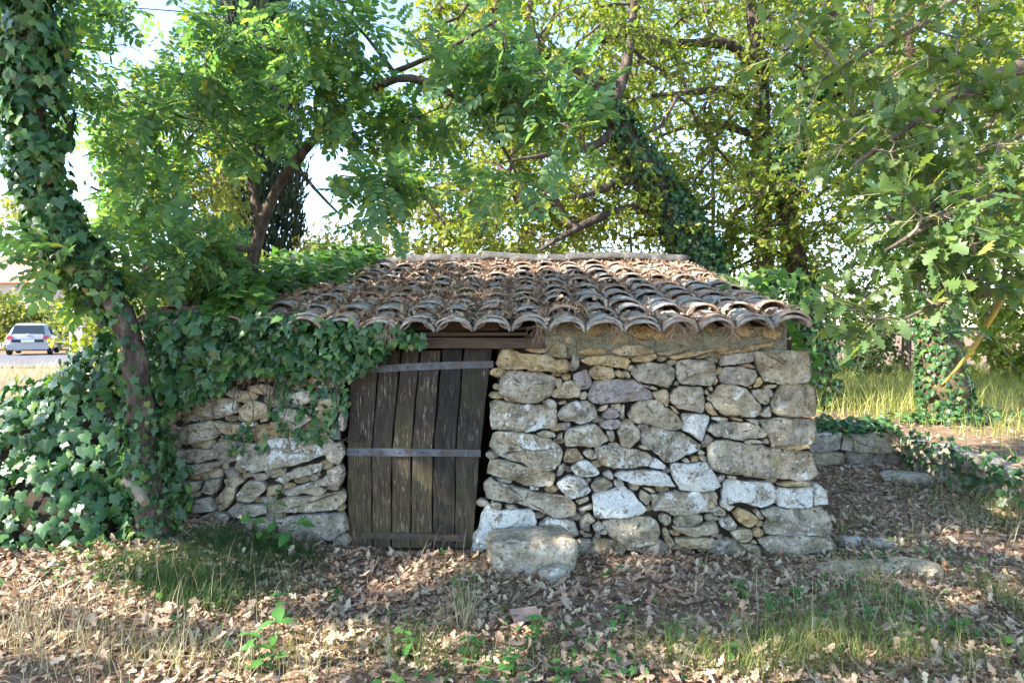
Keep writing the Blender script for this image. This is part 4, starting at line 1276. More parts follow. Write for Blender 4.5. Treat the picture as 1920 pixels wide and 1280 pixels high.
# A: ivy-clad leaning tree at the cabin's left corner; its unseen crown is widened with added limbs and clouds for shade
A = PL([(292, 1030, 4.35, 0.125), (286, 975, 4.35, 0.100), (272, 880, 4.35, 0.082), (262, 740, 4.35, 0.076), (246, 625, 4.34, 0.074), (205, 545, 4.32, 0.072), (135, 468, 4.28, 0.069), (88, 400, 4.25, 0.066), (62, 300, 4.2, 0.064), (58, 150, 4.15, 0.062), (62, -30, 4.1, 0.058), (40, -220, 4.0, 0.055), (-20, -420, 3.9, 0.043)], 0.094)
top = A[-1, :3]
A2 = polyline([[*A[-14, :3], .05], [-3.3, 3.9, 4.2, .045], [-3.9, 3.6, 4.9, .03]], .2)
A5 = polyline([[*A[-10, :3], .05], [-4.2, 3.6, 4.5, .045], [-5.4, 3.2, 5.0, .03]], .2)
A6 = polyline([[*A5[-1, :3], .035], [-6.2, 1.4, 5.4, .03], [-7.2, .2, 5.6, .02]], .2)
A3 = polyline([[*A[-6, :3], .05], [-2.5, 3.7, 4.7, .04], [-1.6, 3.3, 5.2, .025]], .2)
A4 = PL([(100, 420, 4.26, .022), (120, 380, 4.2, .018), (90, 560, 4.0, .010), (10, 600, 3.8, .006)], .15)[3:]
ivyA = join_leaves(ivy_on(A, 900, .17, .08, .40, .9), ivy_on(A, 900, .07, .055, .02, .18), ivy_on(A, 330, .04, .055, .16, .33), ivy_on(A, 400, .10, .07, .32, .42))
tA = make_tree('ivy_clad_tree', 'leaning tree wrapped in ivy at the cabin corner beside the mound', [A, A2, A3, A5, A6],
    [((-3.6, 2.3, 5.4), (2.2, 1.6, .9), 42), ((-6.2, 2.1, 5.6), (2.0, 1.6, 1.0), 72), ((-5.8, .2, 5.8), (2.2, 1.7, .9), 56), ((-8.0, -.4, 5.8), (1.9, 1.8, .8), 22), ((-1.4, 2.8, 5.7), (1.5, 1.5, .7), 18), CL(50, 60, 4.6, 110, 110, .4, 8), CL(190, 490, 4.5, 60, 35, .3, 5)],
    T_PIN, .22, M_PIN, M_BARK_D, M_TWIG_D, per_twig=5, twigs=5, twig_len=.34, r_tip=.004, droop=.35, up=.8, jit=.45)
split_leaves(ivyA, tA, A[0, :3], 'ivy_leaf', 'ivy_leaves', M_IVY, 120, show_score(ivyA))
# B: pinnate-leaved tree rising behind the ivy on the left
bz = gz(-2.7, 5.9)
B = np.concatenate([polyline([[-2.75, 5.95, bz - .1, .07], [-2.55, 5.85, 1.2, .065], [*W(478, 480, 5.7), .055], [*W(492, 415, 5.7), .052]], .15),
    PL([(497, 400, 5.7, .05), (515, 355, 5.65, .044), (550, 305, 5.6, .04), (604, 243, 5.5, .036), (665, 188, 5.3, .04), (738, 136, 5.1, .034), (800, 148, 4.95, .026), (870, 188, 4.8, .02), (925, 240, 4.7, .014), (962, 300, 4.65, .010), (985, 370, 4.6, .007)], .15)])
B2 = PL([(604, 243, 5.5, .02), (575, 230, 5.5, .018), (590, 170, 5.4, .016), (608, 130, 5.3, .012), (640, 60, 5.2, .008)], .15)
B3 = PL([(738, 136, 5.1, .018), (700, 75, 5.0, .014), (660, 40, 4.9, .009)], .15)
B4 = PL([(490, 420, 5.7, .035), (472, 360, 5.75, .034), (462, 318, 5.75, .033)], .1)
B5 = PL([(480, 470, 5.7, .03), (400, 455, 5.5, .02), (340, 470, 5.2, .012)], .15)
B6 = PL([(640, 260, 5.45, .014), (690, 330, 5.2, .010), (735, 360, 4.9, .007)], .15)
B7 = PL([(550, 305, 5.6, .02), (600, 370, 5.4, .014), (640, 405, 5.3, .008)], .15)
B8 = PL([(738, 136, 5.1, .02), (830, 100, 4.9, .016), (930, 40, 4.7, .010)], .15)
tB = make_tree('pinnate_leaved_tree', 'slender tree with small paired leaflets arching over the tiled roof', [B, B2, B3, B4, B5, B6, B7, B8],
    [CL(560, 90, 5.1, 200, 95, .7, 16), CL(360, 110, 5.1, 150, 110, .7, 10), CL(700, 190, 5.2, 110, 60, .4, 8), CL(830, 120, 4.8, 130, 110, .5, 9), CL(950, 170, 4.6, 80, 100, .4, 7), CL(1050, 220, 4.5, 60, 80, .35, 4), CL(960, 340, 4.5, 40, 50, .25, 2), CL(735, 365, 4.7, 55, 40, .25, 5),
     CL(380, 470, 4.9, 80, 45, .4, 9), CL(330, 330, 5.3, 110, 90, .5, 5), CL(430, 200, 5.4, 120, 90, .5, 6)],
    T_PIN, .205, M_PIN, M_BARK_D, M_TWIG_D, per_twig=4, twigs=5, twig_len=.24, r_tip=.0034, droop=.3, up=.85, jit=.4)
# a second slim stem left of it
S2 = np.concatenate([polyline([[-3.3, 6.1, gz(-3.3, 6.1) - .1, .06], [*W(285, 560, 6.0), .055], [*W(268, 420, 6.0), .05]], .15), PL([(262, 390, 6.0, .048), (247, 310, 6.0, .04), (215, 240, 5.9, .025), (190, 170, 5.8, .012)], .15)])
S3 = PL([(266, 410, 6, .02), (230, 375, 5.9, .016), (170, 350, 5.8, .01)], .15)
make_tree('slim_leaning_tree', 'slim grey stem forking among the leaves left of the cypress', [S2, S3],
    [CL(190, 200, 5.8, 90, 130, .5, 5), CL(300, 240, 6.0, 110, 110, .5, 4), CL(190, 420, 5.8, 110, 70, .4, 4), CL(330, 420, 5.9, 110, 80, .4, 4), CL(260, 60, 5.8, 140, 70, .5, 4)],
    T_PIN, .205, M_PIN, M_BARK_D, M_TWIG_D, per_twig=4, twigs=5, twig_len=.3, r_tip=.0036, droop=.3, up=.85, jit=.4)

# C: cypress
def cypress():
    d = 15.0; x0 = W(477, 0, d)[0]; zb = gz(x0, d)
    t_ = thing('cypress_tree', 'tall dark columnar cypress rising behind the roof', 'tree', (x0, d, zb))
    mb = MB().tube([(0, 0, -.2), (0, 0, 3), (0.05, 0, 7), (0, 0, 11)], [.22, .16, .1, .03], 9); link('trunk', mb.mesh('trunk'), M_BARK, t_)
    n = 26000
    z = rng.uniform(.5, 11.8, n); prof = 1.0 * np.clip(np.minimum((z + .6) / 2.2, ((12.0 - z) / 6.0) ** .7), 0, 1)
    a = rng.uniform(0, 2 * np.pi, n)
    lob = 1 + .14 * np.sin(a * 5 + z * .9) + .12 * np.sin(a * 9 - z * 1.7) + .08 * np.sin(z * 4 + a * 3)
    r = prof * lob * (1 - .45 * rng.random(n) ** 1.6)
    pos = np.stack([np.cos(a) * r, np.sin(a) * r, z], 1)
    ax = unit(np.array([0, 0, 1.0]) + .35 * np.stack([np.cos(a), np.sin(a), 0 * a], 1) + rng.normal(size=(n, 3)) * .25)
    nm = unit(np.stack([np.cos(a), np.sin(a), 0 * a + .2], 1) + rng.normal(size=(n, 3)) * .4)
    spr = strip_leaf([(0, .05), (.25, .16), (.45, .08), (.6, .13), (1, .02)], .3)
    V, Fs = place([spr], pos, frames(ax, nm), rng.uniform(.12, .26, n))
    link('crown', new_mesh('crown', V, Fs), M_CYP, t_)
cypress()

# D..G: oaks behind the cabin
KW = dict(per_twig=5, twigs=7, twig_len=.36, r_tip=.006, droop=.15, up=.75, jit=.55, flat=.6)
D1 = np.concatenate([polyline([[3.0, 9.9, .3, .34], [2.85, 9.8, 1.2, .30], [*W(1320, 500, 9.6), .28]], .2), PL([(1285, 440, 9.5, .26), (1240, 360, 9.4, .24), (1197, 292, 9.3, .20), (1165, 240, 9.2, .16), (1148, 195, 9.1, .12), (1095, 152, 9.0, .09), (1060, 110, 8.9, .06)], .2)])
D2 = PL([(1262, 400, 9.4, .09), (1180, 385, 9.2, .07), (1105, 415, 9.0, .055), (1045, 448, 8.9, .035), (1010, 470, 8.8, .02)], .2)
D3 = PL([(1225, 330, 9.35, .08), (1150, 340, 9.1, .06), (1110, 370, 9.0, .045), (1075, 372, 8.8, .03)], .2)
D4 = PL([(1160, 230, 9.2, .08), (1130, 275, 9.0, .05), (1070, 285, 8.7, .04), (960, 300, 8.5, .02)], .2)
D5 = PL([(1150, 200, 9.1, .09), (1180, 110, 9.2, .07), (1190, 20, 9.3, .05), (1180, -80, 9.3, .03)], .2)
tD = make_tree('oak_tree', 'oak with a leaning ivy-covered bole rising behind the ridge', [D1, D2, D3, D4, D5],
    [CL(1000, 90, 9.4, 260, 140, 1.5, 117), CL(860, 250, 10, 150, 180, 1.2, 61), CL(1050, 300, 9.3, 150, 130, 1.0, 68), CL(1180, 400, 9.6, 130, 70, .8, 36), CL(1230, 200, 10.2, 150, 150, 1.0, 61), CL(960, 430, 9.6, 130, 45, .8, 34), CL(1150, -200, 9.5, 380, 160, 2.0, 68)],
    T_OAK_LO, .095, M_OAK, M_BARK_D, M_TWIG_D, group='oaks behind the cabin', **KW)
ivD = join_leaves(ivy_on(D1, 420, .10, .08, .2, .85), ivy_on(D1, 300, .2, .08, .3, .6))
o = link('ivy', leaf_mesh('ivy', ivD), M_IVY, tD); o.location = -D1[0, :3]; o['kind'] = 'stuff'
E1 = np.concatenate([polyline([[4.3, 11.2, .3, .2], [4.25, 11.1, 1.0, .17]], .2), PL([(1437, 540, 11, .16), (1432, 420, 11, .15), (1425, 250, 11, .14), (1430, 140, 11, .12), (1410, 40, 11, .09), (1400, -120, 11, .05)], .2)])
E2 = PL([(1428, 150, 11, .09), (1380, 80, 10.6, .08), (1330, 78, 10.4, .075), (1260, 88, 10.2, .07), (1225, 72, 10, .06), (1160, 62, 9.8, .05), (1110, 82, 9.6, .035)], .2)
E3 = PL([(1428, 240, 11, .07), (1380, 160, 10.7, .06), (1300, 175, 10.4, .05), (1220, 180, 10.2, .03)], .2)
E4 = PL([(1430, 260, 11, .07), (1350, 230, 10.6, .05), (1280, 235, 10.4, .035), (1230, 260, 10.2, .02)], .2)
make_tree('oak_tree', 'straight grey-boled oak behind the right end of the roof', [E1, E2, E3, E4],
    [CL(1350, 60, 10.8, 200, 130, 1.4, 76), CL(1400, 250, 11, 130, 110, .9, 40), CL(1330, 400, 10.6, 90, 90, .7, 35), CL(1380, 470, 10, 70, 60, .6, 24), CL(1500, 120, 11.3, 110, 160, .9, 35), CL(1350, -180, 10.8, 300, 140, 1.6, 35)],
    T_OAK_LO, .095, M_OAK, M_BARK_D, M_TWIG_D, group='oaks behind the cabin', **KW)
G1 = np.concatenate([polyline([[4.55, 10.2, .3, .24], [4.5, 10.1, 1.0, .2]], .2), PL([(1505, 560, 10, .17), (1480, 440, 10, .155), (1470, 350, 10, .15), (1520, 200, 10, .14), (1555, 80, 10, .12), (1565, -100, 10, .08)], .2)])
G2 = PL([(1472, 360, 10, .06), (1530, 290, 9.7, .045), (1600, 270, 9.4, .03)], .2)
tG = make_tree('oak_tree', 'oak with an ivy-wrapped foot just right of the roof', [G1, G2],
    [CL(1560, 60, 10, 150, 120, 1.0, 46), CL(1530, 330, 9.8, 110, 120, .8, 46), CL(1430, 380, 9.4, 80, 90, .6, 27), CL(1640, 220, 10.2, 110, 160, .8, 38), CL(1560, 470, 9.8, 90, 60, .5, 22), CL(1600, -180, 10, 250, 120, 1.5, 24)],
    T_OAK_LO, .095, M_OAK, M_BARK_D, M_TWIG_D, group='oaks behind the cabin', **KW)
ivG = join_leaves(ivy_on(G1, 520, .16, .08, .0, .3), ivy_on(G1, 420, .30, .085, .45, .8))
o = link('ivy', leaf_mesh('ivy', ivG), M_IVY, tG); o.location = -G1[0, :3]; o['kind'] = 'stuff'
# F: big ivied bole on the terrace, right
fz = W(1778, 800, 8.8)[2]
F1 = PL([(1782, 815, 8.8, .36), (1776, 775, 8.8, .30), (1768, 700, 8.8, .25), (1758, 620, 8.8, .225), (1748, 520, 8.8, .22), (1728, 400, 8.8, .19), (1700, 260, 8.8, .16), (1690, 100, 8.8, .14), (1690, -80, 8.8, .1)], .12)
F2 = PL([(1735, 430, 8.8, .09), (1800, 340, 8.6, .07), (1880, 290, 8.4, .05), (1960, 200, 8.2, .03)], .2)
F3 = PL([(1715, 330, 8.8, .08), (1640, 260, 8.9, .06), (1600, 200, 8.9, .04)], .2)
M_MOSSBARK = mat_simple('mossy_orange_bark', [(.3, (.05, .038, .025)), (.5, (.11, .08, .05)), (.60, (.19, .125, .055)), (.75, (.26, .22, .17))], 9, 50, 1.0, .03, .95, .1, (1, 1, .4), False)
tF = make_tree('oak_tree', 'stout mossy oak bole with patchy ivy standing on the terrace', [F1, F2, F3],
    [CL(1720, 90, 8.8, 180, 130, 1.0, 59), CL(1840, 250, 8.6, 130, 150, .9, 54), CL(1640, 300, 9, 110, 100, .7, 35), CL(1800, 440, 8.8, 130, 60, .7, 30), CL(1880, 60, 8.5, 120, 120, 1.0, 35), CL(1750, -200, 8.8, 260, 130, 1.5, 24)],
    T_OAK_LO, .095, M_OAK, M_MOSSBARK, M_TWIG_D, group='oaks behind the cabin', **KW)
ivF = join_leaves(ivy_on(F1, 650, .08, .07, .0, .4), ivy_on(F1, 500, .18, .08, .33, .75))
pos = ivF[0]; kp = ~((pos[:, 0] > W(1765, 0, 8.8)[0]) & (pos[:, 2] < 1.75) & (pos[:, 2] > .75) & (rng.random(len(pos)) < .55))
ivF = tuple(a[kp] for a in ivF[:4]) + (T_IVY,)
sk = np.stack([W(1780, 800, 8.75)] * 500) + rng.normal(size=(500, 3)) * np.array([.42, .25, .07]); sk[:, 2] = ground_h(sk[:, 0], sk[:, 1]) + .03 + rng.random(500) * .12
ivF = join_leaves(ivF, (sk, unit(rng.normal(size=(500, 3)) * np.array([1, 1, .3])), unit(np.array([0, -.4, 1]) + rng.normal(size=(500, 3)) * .4), rng.uniform(.04, .09, 500), T_IVY))
o = link('ivy', leaf_mesh('ivy', ivF), M_IVY, tF); o.location = -F1[0, :3]; o['kind'] = 'stuff'

# H: oak just right of the frame; its boughs reach into the picture, near the camera
H0 = polyline([[4.7, 4.0, gz(4.7, 4.0) - .1, .24], [4.55, 3.95, 1.2, .2], [4.4, 3.9, 2.6, .18], [4.1, 3.8, 4.2, .14], [3.7, 3.7, 5.2, .08]], .2)
H1 = polyline([[4.50, 3.92, 1.72, .05], [*W(1990, 505, 3.75), .032], [*W(1920, 530, 3.65), .024], [*W(1860, 552, 3.55), .020], [*W(1800, 558, 3.45), .016], [*W(1745, 572, 3.35), .011], [*W(1690, 600, 3.3), .006]], .12)
H1b = PL([(1885, 545, 3.6, .016), (1868, 580, 3.55, .014), (1838, 640, 3.5, .012), (1800, 690, 3.48, .009), (1765, 722, 3.46, .005)], .1)
H2 = polyline([[4.42, 3.9, 2.5, .07], [*W(1980, 330, 3.7), .04], [*W(1860, 370, 3.5), .026], [*W(1760, 410, 3.3), .016], [*W(1660, 470, 3.2), .007]], .15)
H3 = polyline([[4.3, 3.88, 3.2, .08], [*W(1950, 110, 3.8), .045], [*W(1820, 160, 3.6), .03], [*W(1700, 240, 3.5), .018], [*W(1600, 310, 3.4), .008]], .15)
H4 = polyline([[4.15, 3.8, 4.0, .07], [*W(1860, -80, 4.0), .05], [*W(1760, 30, 4.0), .03], [*W(1640, 90, 3.9), .018], [*W(1540, 150, 3.8), .008]], .15)
H5 = PL([(1870, 548, 3.57, .014), (1900, 480, 3.5, .010), (1915, 400, 3.4, .006)], .12)
KH = dict(per_twig=5, twigs=5, twig_len=.26, r_tip=.0035, droop=.2, up=.85, jit=.45, flat=.6)
base = H0[0, :3]
tH = thing('oak_tree', 'near oak reaching in with large lobed leaves and a lichened twig', 'tree', tuple(base), 'oaks behind the cabin')
del tH['group']
mb = MB()
for L in (H0, H1, H2, H3, H4, H5): limb_mesh(mb, L, 9)
o = link('trunk', mb.mesh('trunk'), M_BARK, tH); o.location = -base
mb = MB(); limb_mesh(mb, H1b, 7, .2); o = link('lichened_twig', mb.mesh('lichened_twig'), M_LICHTWIG, tH); o.location = -base
w, L = grow_tree([H0, H1, H2, H3, H4, H5],
    [CL(1640, 560, 3.3, 70, 45, .25, 4), CL(1740, 500, 3.3, 110, 55, .3, 9), CL(1850, 470, 3.4, 90, 70, .3, 6), CL(1760, 390, 3.3, 120, 60, .3, 10), CL(1860, 330, 3.4, 90, 80, .35, 9), CL(1660, 330, 3.5, 90, 70, .3, 6), CL(1720, 200, 3.6, 140, 90, .4, 11), CL(1860, 130, 3.6, 100, 110, .4, 10), CL(1580, 200, 3.7, 90, 90, .35, 6), CL(1640, 60, 3.9, 150, 80, .5, 10), CL(1480, 90, 3.9, 90, 80, .3, 4), ((3.4, 3.4, 5.2), (1.6, 1.5, .7), 14)],
    T_OAK_HI, .098, **KH)
o = link('branches', w.mesh('branches'), M_TWIG, tH); o.location = -base; o['kind'] = 'stuff'
split_leaves(L, tH, base, 'oak_leaf', 'crown', M_OAKN, 260, show_score(L))

# far trees and bushes
def bush(name, label, px, py_top, py_bot, d, wpx, mat, leaf=.12, n=60, rd=1.2, cat='shrub', group=None, tpl=T_OAK_LO, **kw):
    c = W(px, (py_top + py_bot) / 2, d); x = c[0]; g_ = gz(x, d)
    ztop = W(px, py_top, d)[2]; zbot = max(W(px, py_bot, d)[2], g_ + .1)
    r_ = wpx * d / F
    stem = polyline([[x, d, g_ - .1, .05 + .01 * r_], [x + .1, d, g_ + (ztop - g_) * .4, .04], [x - .05, d, g_ + (ztop - g_) * .75, .02]], .3)
    k2 = dict(per_twig=5, twigs=7, twig_len=.38, r_tip=.006, droop=.1, up=.6, jit=.6, flat=.9); k2.update(kw)
    return make_tree(name, label, [stem], [((x, d, (ztop + zbot) / 2), (r_, rd, (ztop - zbot) / 2), n)], tpl, leaf, mat, M_BARK, M_TWIG, group, cat, **k2)
bush('sunlit_tree', 'pale yellow-green tree in full sun left of the oak', 820, 200, 520, 15, 95, M_FAR, .13, 114, 1.4, 'tree', 'sunlit trees beyond the cabin')
bush('sunlit_tree', 'sunny tree filling the gap low behind the ridge', 990, 290, 560, 16, 130, M_FAR, .13, 114, 1.5, 'tree', 'sunlit trees beyond the cabin')
bush('sunlit_tree', 'yellow-green tree behind the leaning oak bole', 1180, 250, 560, 17, 120, M_FAR, .13, 106, 1.5, 'tree', 'sunlit trees beyond the cabin')
bush('roadside_tree', 'tall pale tree standing behind the house at the left edge', 60, 330, 560, 50, 75, M_FAR, .32, 60, 2.0, 'tree', None, twig_len=1.0)
bush('sunlit_tree', 'bright tree shining behind the slim left stem', 330, 120, 480, 12, 120, M_FAR, .12, 114, 1.2, 'tree', 'sunlit trees beyond the cabin')
bush('sunlit_tree', 'tall sunny tree closing the canopy above the ridge', 1010, -120, 330, 14, 190, M_OAK, .13, 171, 1.6, 'tree', 'sunlit trees beyond the cabin')
bush('sunlit_tree', 'tall sunny tree far behind the straight oak', 1330, -150, 420, 15.5, 190, M_OAK, .13, 190, 1.6, 'tree', 'sunlit trees beyond the cabin')
bush('sunlit_tree', 'tall green tree far behind the mossy oak', 1700, -120, 480, 15, 230, M_OAK, .13, 228, 1.6, 'tree', 'sunlit trees beyond the cabin')
bush('sunlit_tree', 'tall leafy tree at the upper right beyond the near oak', 1960, -60, 560, 13, 130, M_OAK, .12, 133, 1.4, 'tree', 'sunlit trees beyond the cabin')
bush('golden_shrub', 'golden shrub just right of the cypress', 632, 425, 560, 14, 45, M_YEL, .10, 30, .6, 'shrub', 'golden shrubs', up=.2, flat=2.0, droop=-.4)
bush('golden_shrub', 'golden shrub behind the left end of the ridge', 700, 432, 560, 14.5, 36, M_YEL, .10, 26, .6, 'shrub', 'golden shrubs', up=.2, flat=2.0, droop=-.4)
bush('golden_shrub', 'low golden shrub at the foot of the cypress', 585, 470, 560, 13.5, 30, M_YEL, .10, 18, .5, 'shrub', 'golden shrubs', up=.2, flat=2.0, droop=-.4)
for k, (px, pt, pb, d, w_, lb) in enumerate([(1600, 560, 720, 15, 70, 'dark undergrowth bush right of the cabin corner'), (1690, 480, 700, 17, 90, 'dark bush behind the mossy oak bole'), (1850, 540, 710, 14, 70, 'leafy bush right of the mossy oak bole'), (1930, 500, 720, 13, 70, 'leafy bush cut by the right picture edge'), (1560, 400, 640, 19, 100, 'tall dark bush behind the ivy-footed oak'), (1790, 330, 620, 20, 130, 'tall wood tree far behind the mossy bole')]):
    bush('woodland_bush', lb, px, pt, pb, d, w_, M_WOOD if k not in (2, 3) else M_OAK, .13, 44, 1.0, 'shrub', 'bushes in the wood at right')
for k, (px, pt, pb, d, w_, lb) in enumerate([(20, 560, 640, 40, 60, 'sunlit roadside bush behind the car'), (100, 570, 640, 41, 55, 'sunlit roadside bush right of the car'), (180, 480, 640, 36, 80, 'tall roadside bush behind the gate post'), (-60, 520, 660, 40, 70, 'roadside bush cut by the left picture edge')]):
    bush('roadside_bush', lb, px, pt, pb, d, w_, M_FAR, .30, 40, 1.2, 'shrub', 'bushes along the road', twig_len=.9)
bush('leafy_shrub', 'green shrub filling the space below the cypress', 440, 470, 640, 9.5, 110, M_OAK, .10, 44, .8, 'shrub')
bush('leafy_shrub', 'bright shrub behind the ivy mound and trunk', 230, 470, 660, 9, 75, M_OAK, .10, 36, .8, 'shrub')
# ------------------------------------------------------------------ low retaining wall right of the cabin
rw = thing('retaining_wall', 'low mossy block retaining wall at the terrace edge', 'wall', (4.0, 7.75, 0))
M_DARKST = M_STONE
def block(x, y, z, l, h, w, rz, seed, kind='k', parent=rw):
    P = np.array([(-l/2, -h/2), (0, -h/2), (l/2, -h/2), (l/2, 0), (l/2, h/2), (0, h/2), (-l/2, h/2), (-l/2, 0)])
    P = P + np.random.default_rng(seed).normal(size=P.shape) * min(l, h) * .09
    o = link('stone', stone_mesh(resample(P, .05), w, .02, seed), M_STONE, parent)
    o.rotation_euler = (0, 0, rz); o.location = (x - 4.0, y - 7.75, z)
    k = KIND[kind]; o.color = (*k[:3], random.random())
x = 1.95; row = 0
for zc, h in ((.10, .17), (.285, .19)):
    x = 1.95
    while x < 4.35:
        l = random.uniform(.38, .75); block(min(x + l / 2, 4.4 - l / 2 + .05), 7.68 + random.uniform(-.02, .02), zc, l * .98, h, .25, 0, random.randint(0, 9999), random.choice('gkgt')); x += l
y = 7.55
for zc, h in ((.10, .17), (.285, .18)):
    y = 7.6
    while y > 5.1:
        l = random.uniform(.3, .55); block(4.33 + random.uniform(-.02, .02) - .05 * (7.6 - y), y - l / 2, zc + random.uniform(-.02, .02), l * .97, h, .22, -math.pi / 2, random.randint(0, 9999), random.choice('gkg')); y -= l

# ------------------------------------------------------------------ loose stones
def rock(name, label, c, size, seed, kind, rz=0, flat=1.0, cat='stone', group=None):
    r = np.random.default_rng(seed)
    n1, n2 = 26, 44
    th = np.linspace(0, np.pi, n1); ph = np.linspace(0, 2 * np.pi, n2, endpoint=False)
    T_, P_ = np.meshgrid(th, ph, indexing='ij')
    v = np.stack([np.sin(T_) * np.cos(P_), np.sin(T_) * np.sin(P_), np.cos(T_)], -1)
    e = flat
    v = np.sign(v) * np.abs(v) ** e                    # boxier than a ball
    v = v * (1 + .15 * fbm(v + r.uniform(0, 40, 3), 1.9, 5))[..., None] + .035 * fbm(v + 3, 7, 3)[..., None]
    v = v * np.array(size) / 2
    V = v.reshape(-1, 3); i = np.arange(n2); j = (i + 1) % n2
    q = np.concatenate([np.stack([a*n2+i, (a+1)*n2+i, (a+1)*n2+j, a*n2+j], 1) for a in range(n1 - 1)])
    o = link(name, new_mesh(name, V, [q]), M_STONE, None, tuple(c), label, cat, group)
    o.rotation_euler = (r.normal() * .05, r.normal() * .05, rz); k = KIND[kind]; o.color = (*k[:3], .5)
    return o
c = W(998, 1050, 4.42); rock('doorstep_boulder', 'squarish lichened boulder lying against the wall beside the door', (c[0], 4.56, .07), (.60, .46, .30), 3, 'k', .05, .36)
c = G(1040, 1085); rock('small_rock', 'small grey rock at the foot of the squarish boulder', (c[0], c[1], .04), (.2, .16, .12), 8, 'l', .4, .8)
c = G(1590, 1070); rock('flat_slab', 'long flat pale slab half buried in leaves right of the cabin', (c[0], c[1], c[2] + .0), (.62, .2, .10), 4, 't', -.05, .6)
c = G(1715, 1070); rock('flat_slab', 'shorter rounded slab at the right end of the pale slab', (c[0], c[1], c[2] + .01), (.32, .2, .13), 5, 't', -.5, .7)
c = G(1648, 1022); rock('small_rock', 'flat grey rock beyond the pale slab', (c[0], c[1], c[2] + .01), (.26, .16, .07), 6, 'g', .2, .7)
c = G(1590, 1018); rock('small_rock', 'pale rock touching the cabin corner', (c[0], c[1], c[2] + .01), (.2, .14, .08), 7, 'l', .3, .7)
c = G(1700, 905); rock('small_rock', 'tilted slab fallen at the corner of the low wall', (c[0], c[1], c[2] + .05), (.5, .3, .12), 11, 'k', -.7, .6)
c = W(985, 1165, 3.45); m = MB(); m.box((-.075, -.05, 0), (.075, .05, .022), Matrix.Rotation(.3, 3, 'Z') @ Matrix.Rotation(.15, 3, 'X'), (0, 0, 0))
gp_ = G(985, 1165); o = link('tile_fragment', m.mesh('tile_fragment', False), mat_simple('broken_clay', [(.3, (.27, .16, .12)), (.7, (.42, .30, .25))], 20, 90, .4, .004), None, (gp_[0], gp_[1], gp_[2] + .03), 'broken flat clay tile piece lying among the dead leaves', 'tile')
# cut branch stubs below the ivy
def stub(label, a, b, r, seed):
    P = polyline([[*a, r * 1.1], [*(np.array(a) * .5 + np.array(b) * .5 + np.random.default_rng(seed).normal(size=3) * .02), r], [*b, r * .9]], .05)
    m = MB(); limb_mesh(m, P, 10, .1); link('cut_stump', m.mesh('cut_stump'), M_TWIG, None, None, label, 'stump', 'cut stumps below the ivy')
stub('pale cut stump leaning against the ivy trunk', W(238, 900, 4.3), W(272, 942, 4.15), .032, 1)
stub('short upright cut stump below the ivy mound', W(178, 1000, 4.25), W(165, 940, 4.35), .036, 2)

# ------------------------------------------------------------------ ivy mound left of the trunk
ME = [((-2.78, 4.85, .25), (.62, .55, 1.22)), ((-3.3, 4.85, .25), (.75, .62, .92)), ((-4.1, 4.95, .2), (.9, .7, .70)), ((-3.0, 4.45, .2), (.62, .40, .55)), ((-3.7, 4.5, .2), (.7, .42, .45))]
mound = thing('ivy_mound', 'mound of glossy sunlit ivy left of the leaning trunk', 'ivy', (-3.2, 4.8, .15))
m = MB()
for c, r_ in ME:
    th = np.linspace(0, np.pi, 12); ph = np.linspace(0, 2 * np.pi, 20, endpoint=False)
    T_, P_ = np.meshgrid(th, ph, indexing='ij'); v = np.stack([np.sin(T_) * np.cos(P_), np.sin(T_) * np.sin(P_), np.cos(T_)], -1)
    v = v * np.array(r_) * .76 * (1 + .06 * fbm(v + c[0], 3, 3))[..., None] + np.array(c)
    i = np.arange(20); j = (i + 1) % 20
    m.add(v.reshape(-1, 3), np.concatenate([np.stack([a*20+i, (a+1)*20+i, (a+1)*20+j, a*20+j], 1) for a in range(11)]))
o = link('stem_tangle', m.mesh('stem_tangle'), M_EARTH, mound); o.location = -mound.location
Ls = []
for c, r_ in ME:
    n = int(2900 * (r_[0] * r_[2] + r_[1] * r_[2]) )
    u = rand_unit(n); u = u[u[:, 2] > -.35]; n = len(u)
    k = (.88 + .18 * rng.random(n) + .07 * fbm(u * 2 + c[0], 2.2, 3))
    p = np.array(c) + u * np.array(r_) * k[:, None]
    out = np.ones(n, bool)
    for c2, r2 in ME:
        if c2 != c: out &= (((p - np.array(c2)) / np.array(r2)) ** 2).sum(1) > .8
    out &= p[:, 2] > ground_h(p[:, 0], p[:, 1]) + .02
    out &= ~((p[:, 0] > -2.42) & (p[:, 1] > 4.7))
    p, u = p[out], u[out]; n = len(p)
    nm = unit(u / np.array(r_) * .5 + rng.normal(size=(n, 3)) * .22 + np.array([0, 0, .25]))
    Ls.append((p, unit(np.array([0, -.2, -1.0]) + rng.normal(size=(n, 3)) * .45), nm, rng.uniform(.045, .10, n), T_IVY))
L = join_leaves(*Ls)
split_leaves(L, mound, mound.location, 'ivy_leaf', 'ivy_leaves', M_IVY, 300, show_score(L) * (.6 + .4 * rng.random(len(L[0]))))

